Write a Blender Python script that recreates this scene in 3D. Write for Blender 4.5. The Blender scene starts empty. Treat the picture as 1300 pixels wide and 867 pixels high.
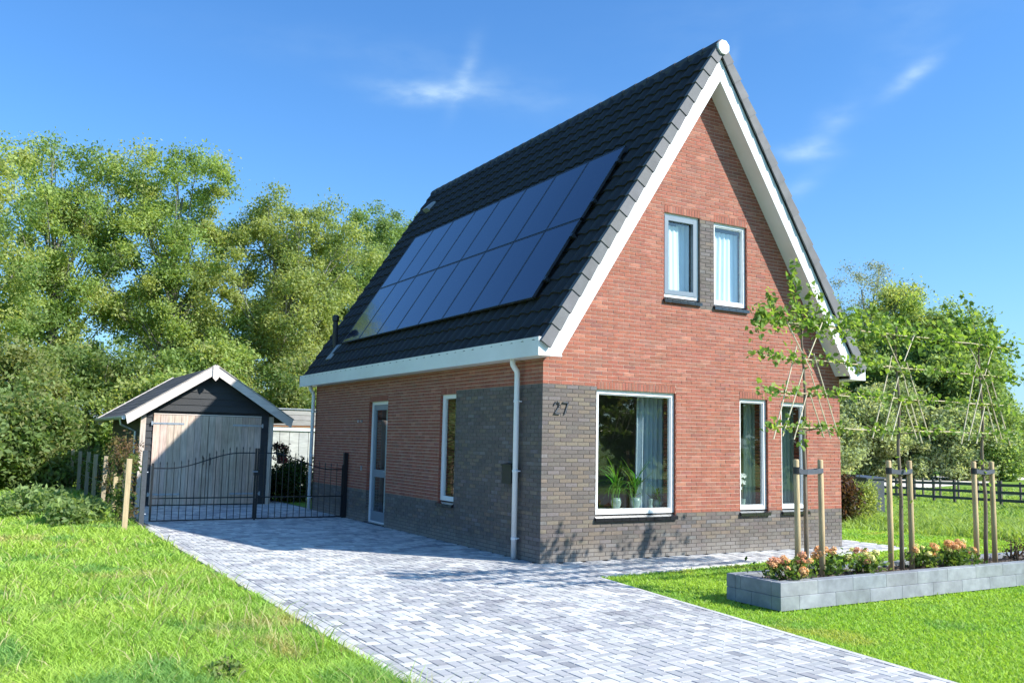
import bpy, math, random
import numpy as np
from mathutils import Vector, Matrix
random.seed(7); RS = np.random.RandomState(11)
S = bpy.context.scene
COL = S.collection
R = math.radians

# ------------------------------------------------------------------ camera
yaw, pitch, roll = -0.5307, 0.1101, 0.0212
CAM = Vector((-7.1139, -11.1988, 1.7437))
d = Vector((-math.sin(yaw)*math.cos(pitch), math.cos(yaw)*math.cos(pitch), math.sin(pitch)))
r = Vector((math.cos(yaw), math.sin(yaw), 0)); u = r.cross(d)
r2 = r*math.cos(roll)+u*math.sin(roll); u2 = -r*math.sin(roll)+u*math.cos(roll)
cd = bpy.data.cameras.new('camera'); cam = bpy.data.objects.new('camera', cd); COL.objects.link(cam)
M = Matrix((r2, u2, -d)).transposed().to_4x4(); M.translation = CAM
cam.matrix_world = M
cd.sensor_width = 36; cd.lens = 1144.63/1300*36; cd.clip_start = .05; cd.clip_end = 3000
S.camera = cam
# ------------------------------------------------------------------ light
SUN_EL = R(36.6); SUN_H = Vector((.652, -.758, 0)).normalized()      # horizontal direction TO the sun
EXPOSURE = 0.75
S.view_settings.view_transform = 'Standard'; S.view_settings.look = 'None'
S.view_settings.exposure = EXPOSURE; S.view_settings.gamma = 1
w = bpy.data.worlds.new('World'); S.world = w; w.use_nodes = True
nt = w.node_tree; N = nt.nodes; L = nt.links; N.clear()
wo = N.new('ShaderNodeOutputWorld'); bg = N.new('ShaderNodeBackground')
sky = N.new('ShaderNodeTexSky'); sky.sky_type = 'NISHITA'; sky.sun_disc = False
sky.sun_elevation = SUN_EL; sky.sun_rotation = math.atan2(SUN_H.x, SUN_H.y)
sky.altitude = 0; sky.air_density = 1.0; sky.dust_density = 1.3; sky.ozone_density = 2.5
bg.inputs[1].default_value = .097
L.new(bg.outputs[0], wo.inputs[0])
sl = bpy.data.lights.new('sun', 'SUN'); sl.energy = 5.0; sl.angle = R(.53); sl.color = (1, .955, .88)
so = bpy.data.objects.new('sun', sl); COL.objects.link(so)
sd = Vector((SUN_H.x*math.cos(SUN_EL), SUN_H.y*math.cos(SUN_EL), math.sin(SUN_EL)))
so.rotation_euler = sd.to_track_quat('Z', 'Y').to_euler(); so.location = (20, -25, 30)
# wisps of cirrus high in the sky (direction based, so they sit at infinity)
def px_dir(x, y):
    return (d + r2*((x-650)/1144.63) - u2*((y-433.76)/1144.63)).normalized()
tc = N.new('ShaderNodeTexCoord')
def vm(op, a, b=None):
    n = N.new('ShaderNodeVectorMath'); n.operation = op
    for i, v in enumerate((a, b)):
        if v is None: continue
        if isinstance(v, bpy.types.NodeSocket): L.new(v, n.inputs[i])
        else: n.inputs[i].default_value = v
    return n
def mm(op, a, b=0, c=None, clamp=False):
    n = N.new('ShaderNodeMath'); n.operation = op; n.use_clamp = clamp
    for i, v in enumerate((a, b, c)):
        if v is None: continue
        if isinstance(v, bpy.types.NodeSocket): L.new(v, n.inputs[i])
        else: n.inputs[i].default_value = v
    return n.outputs[0]
nrm = vm('NORMALIZE', tc.outputs['Generated']).outputs[0]
wn = N.new('ShaderNodeTexNoise'); wn.inputs['Scale'].default_value = 9; wn.inputs['Detail'].default_value = 6
wn.inputs['Distortion'].default_value = .8
L.new(nrm, wn.inputs['Vector'])
total = None
# (px, py, direction of streak in degrees, length, width, strength)
for (cx, cy, ang, ln, wd, st) in [(560,118,4,.046,.009,.75),(588,98,70,.032,.008,.42),(520,112,-6,.05,.007,.30),
        (640,118,-12,.11,.018,.12),(1160,94,38,.026,.007,.60),(1148,60,55,.06,.025,.07),(1026,194,2,.024,.009,.7),(1058,158,42,.024,.012,.28),
        (1010,242,30,.03,.009,.22),(480,70,-8,.2,.02,.05),(1050,10,5,.2,.03,.05),(928,90,80,.025,.006,.2),(840,110,60,.1,.04,.03)]:
    c = px_dir(cx, cy); a = R(ang)
    t1 = (r2*math.cos(a)+u2*math.sin(a)); t1 = (t1-c*t1.dot(c)).normalized(); t2 = c.cross(t1)
    df = vm('SUBTRACT', nrm, tuple(c)).outputs[0]
    d1 = mm('DIVIDE', vm('DOT_PRODUCT', df, tuple(t1)).outputs['Value'], ln)
    wob = mm('MULTIPLY', mm('SUBTRACT', wn.outputs['Fac'], .5), 1.6)
    d2 = mm('ADD', mm('DIVIDE', vm('DOT_PRODUCT', df, tuple(t2)).outputs['Value'], wd), wob)
    q = mm('ADD', mm('MULTIPLY', d1, d1), mm('MULTIPLY', d2, d2))
    e = mm('MULTIPLY', mm('EXPONENT', mm('MULTIPLY', q, -1.0)), st)
    total = e if total is None else mm('ADD', total, e)
cn = N.new('ShaderNodeTexNoise'); cn.inputs['Scale'].default_value = 26; cn.inputs['Detail'].default_value = 8
cmap = N.new('ShaderNodeMapping'); cmap.inputs['Scale'].default_value = (1, 1, 2.6)
L.new(nrm, cmap.inputs[0]); L.new(cmap.outputs[0], cn.inputs['Vector'])
cmod = mm('MULTIPLY_ADD', cn.outputs['Fac'], 1.5, -.28)
sxyz = N.new('ShaderNodeSeparateXYZ'); L.new(nrm, sxyz.inputs[0])
veil = mm('MULTIPLY', mm('EXPONENT', mm('MULTIPLY', mm('MAXIMUM', sxyz.outputs['Z'], 0.0), -9.0)), .60)   # thin pale veil all round the horizon
fac = mm('MINIMUM', mm('ADD', mm('MULTIPLY', total, cmod), veil), .85)
mx = N.new('ShaderNodeMix'); mx.data_type = 'RGBA'
tn = N.new('ShaderNodeMix'); tn.data_type = 'RGBA'; tn.blend_type = 'MULTIPLY'; tn.inputs['Factor'].default_value = 1
L.new(sky.outputs[0], tn.inputs[6]); tn.inputs[7].default_value = (.57, 1.10, 1.58, 1)
L.new(fac, mx.inputs['Factor']); L.new(tn.outputs[2], mx.inputs[6]); mx.inputs[7].default_value = (5.2, 6.6, 7.2, 1)
L.new(mx.outputs[2], bg.inputs[0])

# ------------------------------------------------------------------ materials
def new_mat(name):
    m = bpy.data.materials.new(name); m.use_nodes = True
    return m, m.node_tree, m.node_tree.nodes['Principled BSDF']
def noise(nt, scale, detail=4, coord='Object', vscale=None, rough=.55):
    tcn = nt.nodes.new('ShaderNodeTexCoord'); n = nt.nodes.new('ShaderNodeTexNoise')
    n.inputs['Scale'].default_value = scale; n.inputs['Detail'].default_value = detail; n.inputs['Roughness'].default_value = rough
    if vscale:
        mp = nt.nodes.new('ShaderNodeMapping'); mp.inputs['Scale'].default_value = vscale
        nt.links.new(tcn.outputs[coord], mp.inputs[0]); nt.links.new(mp.outputs[0], n.inputs['Vector'])
    else: nt.links.new(tcn.outputs[coord], n.inputs['Vector'])
    return n.outputs['Fac']
def ramp(nt, fac, stops):
    rp = nt.nodes.new('ShaderNodeValToRGB'); nt.links.new(fac, rp.inputs[0])
    e = rp.color_ramp.elements
    while len(e) < len(stops): e.new(.5)
    for el, (p, c) in zip(e, stops): el.position = p; el.color = (*c, 1)
    return rp.outputs[0]
def mul(nt, a, b, f=1.0, blend='MULTIPLY'):
    m = nt.nodes.new('ShaderNodeMix'); m.data_type = 'RGBA'; m.blend_type = blend
    m.inputs['Factor'].default_value = f
    for s, v in ((m.inputs[6], a), (m.inputs[7], b)):
        if isinstance(v, bpy.types.NodeSocket): nt.links.new(v, s)
        else: s.default_value = (*v, 1)
    return m.outputs[2]
def mat(name, col=(.5,.5,.5), rough=.7, tint=False, var=.25, nscale=6, grime=None, bump=0, bscale=60, metal=0, spec=.5, vscale=None, coat=0):
    m, t, p = new_mat(name)
    base = col
    if tint:
        a = t.nodes.new('ShaderNodeAttribute'); a.attribute_name = 'tint'; base = a.outputs['Color']
    n = noise(t, nscale, 5, vscale=vscale)
    f = ramp(t, n, [(.25, (1-var,)*3), (.75, (1+var*.6,)*3)])
    c = mul(t, base, f)
    if grime:
        g = ramp(t, noise(t, nscale*.22, 6), [(.45, (1,1,1)), (.72, grime)]); c = mul(t, c, g)
    t.links.new(c, p.inputs['Base Color'])
    p.inputs['Roughness'].default_value = rough; p.inputs['Metallic'].default_value = metal
    p.inputs['Specular IOR Level'].default_value = spec; p.inputs['Coat Weight'].default_value = coat
    if bump:
        b = t.nodes.new('ShaderNodeBump'); b.inputs['Strength'].default_value = bump; b.inputs['Distance'].default_value = .01
        t.links.new(noise(t, bscale, 5, vscale=vscale), b.inputs['Height']); t.links.new(b.outputs[0], p.inputs['Normal'])
    return m
def leafmat(name, trans=.55, rough=.55):
    m, t, p = new_mat(name)
    a = t.nodes.new('ShaderNodeAttribute'); a.attribute_name = 'tint'
    t.links.new(a.outputs['Color'], p.inputs['Base Color']); p.inputs['Roughness'].default_value = rough
    p.inputs['Specular IOR Level'].default_value = .35
    tr = t.nodes.new('ShaderNodeBsdfTranslucent'); t.links.new(mul(t, a.outputs['Color'], (1.25,1.2,.6)), tr.inputs[0])
    mxs = t.nodes.new('ShaderNodeMixShader'); mxs.inputs[0].default_value = trans
    out = t.nodes['Material Output']
    t.links.new(p.outputs[0], mxs.inputs[1]); t.links.new(tr.outputs[0], mxs.inputs[2]); t.links.new(mxs.outputs[0], out.inputs[0])
    return m
def glassmat(name, ior=1.55, gain=1.9, tintc=(.86,.93,.91)):
    m, t, p = new_mat(name); t.nodes.remove(p)
    lw = t.nodes.new('ShaderNodeLayerWeight'); lw.inputs['Blend'].default_value = .5
    pwn = t.nodes.new('ShaderNodeMath'); pwn.operation = 'POWER'; t.links.new(lw.outputs['Facing'], pwn.inputs[0]); pwn.inputs[1].default_value = 4.2
    g = t.nodes.new('ShaderNodeMath'); g.operation = 'MULTIPLY_ADD'; g.use_clamp = True; g.inputs[1].default_value = .85; g.inputs[2].default_value = .12
    t.links.new(pwn.outputs[0], g.inputs[0])
    gl = t.nodes.new('ShaderNodeBsdfGlossy'); gl.inputs['Roughness'].default_value = .015
    tb = t.nodes.new('ShaderNodeBsdfTransparent'); tb.inputs[0].default_value = (*tintc, 1)
    mxs = t.nodes.new('ShaderNodeMixShader')
    b = t.nodes.new('ShaderNodeBump'); b.inputs['Strength'].default_value = .02; b.inputs['Distance'].default_value = .01
    t.links.new(noise(t, 1.6, 1), b.inputs['Height']); t.links.new(b.outputs[0], gl.inputs['Normal'])
    t.links.new(g.outputs[0], mxs.inputs[0]); t.links.new(tb.outputs[0], mxs.inputs[1]); t.links.new(gl.outputs[0], mxs.inputs[2])
    t.links.new(mxs.outputs[0], t.nodes['Material Output'].inputs[0])
    return m
MT = {}
MT['brick'] = mat('fired brick', tint=True, rough=.85, var=.22, nscale=14, grime=(.87,.85,.84), bump=.5, bscale=70)
def splash(m, z0, z1, c):
    t = m.node_tree; p = t.nodes['Principled BSDF']; lk = p.inputs['Base Color'].links[0].from_socket
    g_ = t.nodes.new('ShaderNodeNewGeometry'); sx = t.nodes.new('ShaderNodeSeparateXYZ'); t.links.new(g_.outputs['Position'], sx.inputs[0])
    n_ = t.nodes.new('ShaderNodeTexNoise'); n_.inputs['Scale'].default_value = 3.5; n_.inputs['Detail'].default_value = 6; t.links.new(g_.outputs['Position'], n_.inputs['Vector'])
    a_ = t.nodes.new('ShaderNodeMath'); a_.operation = 'MULTIPLY_ADD'; t.links.new(n_.outputs['Fac'], a_.inputs[0]); a_.inputs[1].default_value = -.5; t.links.new(sx.outputs['Z'], a_.inputs[2])
    r_ = t.nodes.new('ShaderNodeMapRange'); t.links.new(a_.outputs[0], r_.inputs[0]); r_.inputs[1].default_value = z0; r_.inputs[2].default_value = z1; r_.inputs[3].default_value = .75; r_.inputs[4].default_value = 0
    mx_ = t.nodes.new('ShaderNodeMix'); mx_.data_type = 'RGBA'; t.links.new(r_.outputs[0], mx_.inputs[0]); t.links.new(lk, mx_.inputs[6]); mx_.inputs[7].default_value = (*c, 1)
    t.links.new(mx_.outputs[2], p.inputs['Base Color'])
splash(MT['brick'], -.22, .05, (.24,.22,.195))
MT['mortar'] = mat('pale pointing mortar', (.55,.39,.31), .95, var=.25, nscale=8, bump=.4, bscale=120)
MT['dark_mortar'] = mat('dark pointing mortar', (.125,.108,.098), .95, var=.25, nscale=8, bump=.4, bscale=120)
MT['tile'] = mat('charcoal concrete roof tile', tint=True, spec=.3, rough=.7, var=.2, nscale=5, bump=.25, bscale=90)
MT['white'] = mat('white painted board', (.80,.81,.81), .45, var=.05, nscale=3, grime=(.9,.9,.88))
MT['upvc'] = mat('white window profile', (.80,.81,.82), .3, var=.04, nscale=3)
MT['bluegrey'] = mat('blue grey sash paint', (.19,.235,.28), .35, var=.06)
MT['leadgrey'] = mat('lead flashing', (.30,.32,.35), .5, var=.3, nscale=12)
MT['blackplastic'] = mat('black plastic', (.018,.018,.02), .4, var=.2)
MT['black_metal'] = mat('black powder coated steel', (.014,.015,.018), .38, var=.25, nscale=20)
MT['grey_metal'] = mat('dark grey coated steel', (.06,.07,.085), .5, var=.25, nscale=20)
MT['steel'] = mat('galvanised steel', (.48,.52,.57), .38, var=.3, nscale=14, metal=.7)
MT['sill'] = mat('glazed black sill tile', (.02,.02,.024), .16, var=.3, nscale=10, coat=.6)
MT['panel'] = mat('dark solar glass', (.008,.010,.030), .10, var=.15, nscale=.8, spec=.8, coat=.6)
MT['panel'].node_tree.nodes['Principled BSDF'].inputs['Specular Tint'].default_value = (.82,.58,.92,1)
MT['panel'].node_tree.nodes['Principled BSDF'].inputs['Coat Weight'].default_value = .35
MT['panel_frame'] = mat('black anodised frame', (.06,.065,.08), .3, var=.1, metal=.4)
MT['glass'] = glassmat('window glass')
MT['interior'] = mat('interior plaster', (.36,.36,.35), .9, var=.1)
MT['floor'] = mat('interior floor boards', (.14,.10,.07), .5, var=.3, nscale=3, vscale=(1,8,1))
MT['curtain'] = mat('grey blue curtain cloth', (.46,.53,.60), .9, var=.12, nscale=2, vscale=(6,6,.5))
MT['green_curtain'] = mat('pale green curtain cloth', (.50,.62,.56), .9, var=.1, nscale=2, vscale=(6,6,.5))
MT['white_cloth'] = mat('white voile cloth', (.82,.84,.84), .9, var=.06, nscale=2)
MT['sky_reflection'] = mat('pale blue sheer', (.70,.78,.90), .9, var=.08, nscale=2)  # cloth colour stands in for sky reflected in the upper panes
MT['pot'] = mat('sage green glazed pot', (.27,.36,.34), .3, var=.2, coat=.3)
MT['shade'] = mat('mint lamp shade', (.62,.78,.72), .8, var=.05)
MT['paver'] = mat('concrete paver', tint=True, rough=.9, var=.18, nscale=16, grime=(.86,.86,.86), bump=.35, bscale=150)
MT['bedding'] = mat('dark paving sand', (.13,.125,.12), .95, var=.3, nscale=20)
MT['kerb'] = mat('concrete kerb', tint=True, rough=.9, var=.18, nscale=10, grime=(.8,.8,.78), bump=.3, bscale=120)
MT['block'] = mat('blue grey garden block', tint=True, rough=.85, var=.26, nscale=9, grime=(1.32,1.30,1.26), bump=.3, bscale=90)
MT['blackwood'] = mat('black stained board', tint=True, rough=.6, var=.35, nscale=5, vscale=(1.2,1.2,14), bump=.4, bscale=30)
MT['plank'] = mat('weathered raw plank', tint=True, rough=.85, var=.38, nscale=4, vscale=(9,9,.7), grime=(.7,.66,.62), bump=.5, bscale=12)
MT['barge'] = mat('weathered timber board', tint=True, rough=.8, var=.25, nscale=3, vscale=(1,5,5), bump=.3, bscale=20)
MT['felt'] = mat('dark roof shingle', tint=True, rough=.9, var=.3, nscale=10, bump=.4, bscale=70)
MT['stake'] = mat('round pine stake', tint=True, rough=.8, var=.3, nscale=5, vscale=(6,6,.6), bump=.4, bscale=25)
MT['cane'] = mat('bamboo cane', tint=True, rough=.5, var=.15, nscale=10)
MT['bark'] = mat('tree bark', tint=True, rough=.95, var=.4, nscale=7, vscale=(3,3,.5), bump=.8, bscale=14)
MT['leaf'] = leafmat('green leaf'); MT['grass'] = leafmat('grass blade', .45, .6)
MT['petal'] = leafmat('hydrangea petal', .25, .7)
MT['soil'] = mat('bed soil', (.10,.075,.055), .95, var=.5, nscale=18, bump=1, bscale=50)
MT['strap'] = mat('woven grey strap', (.07,.08,.10), .6, var=.2)
MT['sand'] = mat('riding arena sand', (.70,.62,.52), .95, var=.12, nscale=.3)
MT['asphalt'] = mat('asphalt', (.05,.05,.052), .9, var=.3, nscale=30, bump=.4, bscale=200)

# lawn / meadow ground colour
def groundmat():
    m, t, p = new_mat('grass covered ground')
    c1 = ramp(t, noise(t, .35, 6), [(.3, (.16,.27,.045)), (.5, (.21,.34,.055)), (.72, (.30,.38,.09))])
    c2 = ramp(t, noise(t, 9, 5), [(.3, (.6,.65,.6)), (.7, (1.2,1.15,1.1))])
    t.links.new(mul(t, c1, c2), p.inputs['Base Color']); p.inputs['Roughness'].default_value = .95
    p.inputs['Specular IOR Level'].default_value = .1
    b = t.nodes.new('ShaderNodeBump'); b.inputs['Strength'].default_value = .8; b.inputs['Distance'].default_value = .05
    t.links.new(noise(t, 30, 5), b.inputs['Height']); t.links.new(b.outputs[0], p.inputs['Normal'])
    return m
MT['ground'] = groundmat()

# ------------------------------------------------------------------ mesh helpers
class MB:
    def __init__(s): s.v = []; s.f = []; s.c = []; s.m = []; s.col = (.5,.5,.5); s.mi = 0
    def face(s, idx): s.f.append(tuple(idx)); s.c.append(s.col); s.m.append(s.mi)
    def poly(s, pts):
        b = len(s.v); s.v += [tuple(p) for p in pts]; s.face(range(b, b+len(pts)))
    def hexa(s, p8):   # 4 bottom (ccw) + 4 top
        b = len(s.v); s.v += [tuple(p) for p in p8]
        for q in ((0,3,2,1),(4,5,6,7),(0,1,5,4),(1,2,6,5),(2,3,7,6),(3,0,4,7)): s.face([b+i for i in q])
    def box(s, x0, x1, y0, y1, z0, z1):
        s.hexa([(x0,y0,z0),(x1,y0,z0),(x1,y1,z0),(x0,y1,z0),(x0,y0,z1),(x1,y0,z1),(x1,y1,z1),(x0,y1,z1)])
    def fbox(s, F, u0, u1, w0, w1, v0, v1, bev=0):  # box in a frame F(u, w, v)
        if bev:
            b = bev
            s.hexa([F(u0,w0+b,v0),F(u1,w0+b,v0),F(u1,w1,v0),F(u0,w1,v0),F(u0,w0+b,v1),F(u1,w0+b,v1),F(u1,w1,v1),F(u0,w1,v1)])
        else:
            s.hexa([F(u0,w0,v0),F(u1,w0,v0),F(u1,w1,v0),F(u0,w1,v0),F(u0,w0,v1),F(u1,w0,v1),F(u1,w1,v1),F(u0,w1,v1)])
    def prism(s, pts, off):  # closed outline + offset vector
        n = len(pts); b = len(s.v); o = Vector(off)
        s.v += [tuple(p) for p in pts] + [tuple(Vector(p)+o) for p in pts]
        s.face(range(b, b+n)); s.face(range(b+2*n-1, b+n-1, -1))
        for i in range(n): j = (i+1) % n; s.face([b+i, b+n+i, b+n+j, b+j])
    def tube(s, pts, rad, n=8, cap=True):
        pts = [Vector(p) for p in pts]; rad = rad if hasattr(rad, '__len__') else [rad]*len(pts)
        rings = []; up = None
        for i, p in enumerate(pts):
            t = (pts[min(i+1, len(pts)-1)]-pts[max(i-1, 0)]).normalized()
            if up is None: up = t.orthogonal().normalized()
            a = (up-t*up.dot(t)); a = a.normalized() if a.length > 1e-6 else t.orthogonal().normalized(); up = a; bb = t.cross(a)
            b0 = len(s.v); rings.append(b0)
            for k in range(n):
                an = 2*math.pi*k/n; s.v.append(tuple(p+(a*math.cos(an)+bb*math.sin(an))*rad[i]))
        for i in range(len(rings)-1):
            for k in range(n):
                k2 = (k+1) % n; s.face([rings[i]+k, rings[i]+k2, rings[i+1]+k2, rings[i+1]+k])
        if cap:
            s.face([rings[0]+k for k in range(n-1, -1, -1)]); s.face([rings[-1]+k for k in range(n)])
    def lathe(s, prof, c, n=16):  # prof [(r,z)], centre c
        rings = []
        for (rr, z) in prof:
            rings.append(len(s.v))
            for k in range(n):
                a = 2*math.pi*k/n; s.v.append((c[0]+rr*math.cos(a), c[1]+rr*math.sin(a), c[2]+z))
        for i in range(len(rings)-1):
            for k in range(n):
                k2 = (k+1) % n; s.face([rings[i]+k, rings[i]+k2, rings[i+1]+k2, rings[i+1]+k])
        s.face([rings[0]+k for k in range(n-1, -1, -1)]); s.face([rings[-1]+k for k in range(n)])
    def mesh(s, name, mats, o=(0,0,0), smooth=False):
        me = bpy.data.meshes.new(name); o = Vector(o)
        me.from_pydata([tuple(Vector(p)-o) for p in s.v], [], s.f)
        for m in (mats if isinstance(mats, (list, tuple)) else [mats]): me.materials.append(MT[m] if isinstance(m, str) else m)
        at = me.attributes.new('tint', 'FLOAT_COLOR', 'CORNER')
        arr = np.concatenate([np.tile((*c, 1.0), (len(f), 1)) for f, c in zip(s.f, s.c)]) if s.f else np.zeros((0, 4))
        at.data.foreach_set('color', arr.astype(np.float32).ravel())
        me.polygons.foreach_set('material_index', s.m)
        if smooth: me.polygons.foreach_set('use_smooth', [True]*len(s.f))
        me.update(); return me
    def build(s, name, mats, parent=None, kind=None, label=None, smooth=False, loc=None):
        o = root_loc(parent) if parent else (loc or (0,0,0))
        ob = bpy.data.objects.new(name, s.mesh(name, mats, o, smooth)); COL.objects.link(ob)
        if parent: ob.parent = parent
        elif loc: ob.location = loc
        if kind: ob['kind'] = kind
        if label: ob['label'] = label
        return ob
def root_loc(p):
    while p.parent: p = p.parent
    return Vector(p.location)
def thing(name, label, cat, loc=(0,0,0), group=None):
    o = bpy.data.objects.new(name, None); COL.objects.link(o); o.location = loc; o.empty_display_size = .2
    o['label'] = label; o['category'] = cat
    if group: o['group'] = group
    return o
def tag(o, label, cat, group=None, kind=None):
    o['label'] = label; o['category'] = cat
    if group: o['group'] = group
    if kind: o['kind'] = kind
    return o
def npmesh(name, V, F4, T, mats, parent=None, kind=None, o=(0,0,0)):
    """fast mesh from numpy: V (n,3), F4 (m,k) polygons of k corners, T (m,3) tints"""
    me = bpy.data.meshes.new(name); k = F4.shape[1]; m = len(F4)
    if parent: o = root_loc(parent)
    V = V-np.array(o)
    me.vertices.add(len(V)); me.vertices.foreach_set('co', V.astype(np.float32).ravel())
    me.loops.add(m*k); me.loops.foreach_set('vertex_index', F4.astype(np.int32).ravel())
    me.polygons.add(m); me.polygons.foreach_set('loop_start', np.arange(0, m*k, k, dtype=np.int32))
    me.polygons.foreach_set('loop_total', np.full(m, k, dtype=np.int32))
    at = me.attributes.new('tint', 'FLOAT_COLOR', 'CORNER')
    c = np.concatenate([np.repeat(T, k, axis=0), np.ones((m*k, 1))], 1)
    at.data.foreach_set('color', c.astype(np.float32).ravel())
    me.materials.append(MT[mats] if isinstance(mats, str) else mats)
    me.update(calc_edges=True)
    ob = bpy.data.objects.new(name, me); COL.objects.link(ob)
    if parent: ob.parent = parent
    else: ob.location = o
    if kind: ob['kind'] = kind
    return ob
def jit(c, v=.12, h=.04):
    f = 1+random.uniform(-v, v); return tuple(max(0, x*f*(1+random.uniform(-h, h))) for x in c)
def camdist(p): return (Vector(p)-CAM).length

# ------------------------------------------------------------------ house dimensions
W, D, OV = 6.436, 10.372, .336
CH = 2.6/43; ZP = 11*CH; ZD = 2.6
ANG = math.atan(1.545); CA, SA = math.cos(ANG), math.sin(ANG)
APEX = 8.50; XM = W/2
FR = lambda a, b, c: (a, b, c)                 # front wall frame: u=x, depth=+y
SI = lambda a, b, c: (b, a, c)                 # side wall frame: u=y, depth=+x
house = thing('brick_house', 'red brick house with steep charcoal roof, solar panels and number 27', 'house', (XM, D/2, 0))
front_open = [(.977, 2.541, .585, 2.566), (3.945, 4.599, .60, 2.548), (4.93, 5.56, .60, 2.53), (2.295, 3.062, 4.045, 5.524), (3.379, 4.136, 4.02, 5.511)]
side_open = [(2.798, 3.405, .60, 2.544), (5.823, 6.842, 0, 2.51)]
def bands(mb, F, w, openings, u0, u1, vtop, gable=None):
    br = sorted(set([0, vtop, ZP, ZD] + [x for o in openings for x in (o[2], o[3])] + ([gable] if gable else [])))
    def lim(v):
        if gable and v > 3.0:
            t = (APEX-.12-v)/1.545; return max(u0, XM-t), min(u1, XM+t)
        return u0, u1
    for v0, v1 in zip(br[:-1], br[1:]):
        if v0 >= (gable or vtop): continue
        mid = (v0+v1)/2
        cuts = sorted([(o[0], o[1]) for o in openings if o[2] < mid < o[3]])
        edges = [('L',)] + [x for c in cuts for x in c] + [('R',)]
        for i in range(0, len(edges), 2):
            a, b = edges[i], edges[i+1]
            ax0 = lim(v0)[0] if a == ('L',) else a; ax1 = lim(v1)[0] if a == ('L',) else a
            bx0 = lim(v0)[1] if b == ('R',) else b; bx1 = lim(v1)[1] if b == ('R',) else b
            yield [F(ax0, w, v0), F(bx0, w, v0), F(bx1, w, v1), F(ax1, w, v1)], (ax0+bx0)/2, mid
def is_dark_front(u, v): return v < ZP or (u < .977 and v < ZD) or (3.062 < u < 3.379 and 4.02 < v < 5.52)
def is_dark_side(u, v): return v < ZP or (u < 2.798 and v < ZD)
mb = MB()
fo, so_ = front_open, side_open
def wall_faces(F, w, ops, u0, u1, vt, gable, darkf):
    # split at dark-zone corners too so that the mortar changes with the brick
    xs = {0: [.977, 3.062, 3.379], 1: [2.798]}[0 if gable else 1]
    for pts, uc, vc in bands(mb, F, w, ops, u0, u1, vt, gable):
        a0, b0 = (pts[0], pts[1]); k = 0 if gable else 1
        lo, hi = pts[0][k], pts[1][k]
        cut = [x for x in xs if lo+.01 < x < hi-.01 and pts[3][k] < x < pts[2][k]]
        e = [(lo, pts[3][k])] + [(x, x) for x in cut] + [(hi, pts[2][k])]
        for (p0, p1), (q0, q1) in zip(e[:-1], e[1:]):
            mb.mi = 1 if darkf((p0+q0)/2, vc) else 0
            mb.poly([F(p0, w, pts[0][2]), F(q0, w, pts[0][2]), F(q1, w, pts[2][2]), F(p1, w, pts[2][2])])
wall_faces(FR, .0045, fo, 0.0045, W, 3.2, APEX-.14, is_dark_front)
wall_faces(SI, .0045, so_, 0.0045, D, 3.2, None, is_dark_side)
mb.mi = 0
mb.box(W-.02, W-.007, .01, D, 0, 3.2)                      # right side wall
mb.prism([(0,D-.02,0),(W,D-.02,0),(W,D-.02,3.2),(XM,D-.02,APEX-.2),(0,D-.02,3.2)], (0,.013,0))
# reveals of the openings
def reveal(F, o, dark, dep=.30):
    u0, u1, v0, v1 = o
    mb.mi = 2
    for (uu, q0, q1) in ((u0, v0, v1), (u1, v0, v1)):
        n = int((q1-q0)/CH)
        for i in range(n+1):
            z0 = q0+i*CH; z1 = min(q0+(i+1)*CH-.009, q1)
            if z1-z0 < .01: continue
            vc = (z0+z1)/2; dk = dark(uu-.02 if uu == u0 else uu+.02, vc)
            mb.col = jit(DARKB if dk else REDB)
            sgn = 1 if uu == u0 else -1
            mb.fbox(F, min(uu, uu-sgn*.02), max(uu, uu-sgn*.02), .004, dep, z0, z1)
    mb.mi = 0
    mb.poly([F(u0, .005, v1), F(u1, .005, v1), F(u1, dep, v1), F(u0, dep, v1)])
    mb.poly([F(u0, .005, v0), F(u1, .005, v0), F(u1, dep, v0), F(u0, dep, v0)])
REDB = (.325, .108, .068); DARKB = (.14, .12, .108)
for o in fo: reveal(FR, o, is_dark_front)
for o in so_: reveal(SI, o, is_dark_side)
wall = mb.build('wall', ['mortar', 'dark_mortar', 'brick'], house)
# bricks -------------------------------------------------------------
def subtract(rects, h):
    out = []
    for (a, b, c, e) in rects:
        if b <= h[0] or a >= h[1] or e <= h[2] or c >= h[3]: out.append((a, b, c, e)); continue
        if a < h[0]: out.append((a, h[0], c, e))
        if b > h[1]: out.append((h[1], b, c, e))
        m0, m1 = max(a, h[0]), min(b, h[1])
        if c < h[2]: out.append((m0, m1, c, h[2]))
        if e > h[3]: out.append((m0, m1, h[3], e))
    return out
bricks = []   # (frame id, u0,u1,v0,v1,colour)
BL = .2125; J = .0105
def red():
    t = random.random()
    if t < .12: return jit((.31,.125,.085))
    if t < .22: return jit((.38,.15,.10))
    if t < .27: return jit((.29,.105,.075))
    return jit((.325,.108,.068), .08, .04)
def dark():
    t = random.random()
    if t < .14: return jit((.185,.148,.115), .08)
    if t < .28: return jit((.165,.15,.145), .08)
    if t < .38: return jit((.115,.105,.10), .08)
    return jit((.14,.12,.108), .09, .03)
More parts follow.
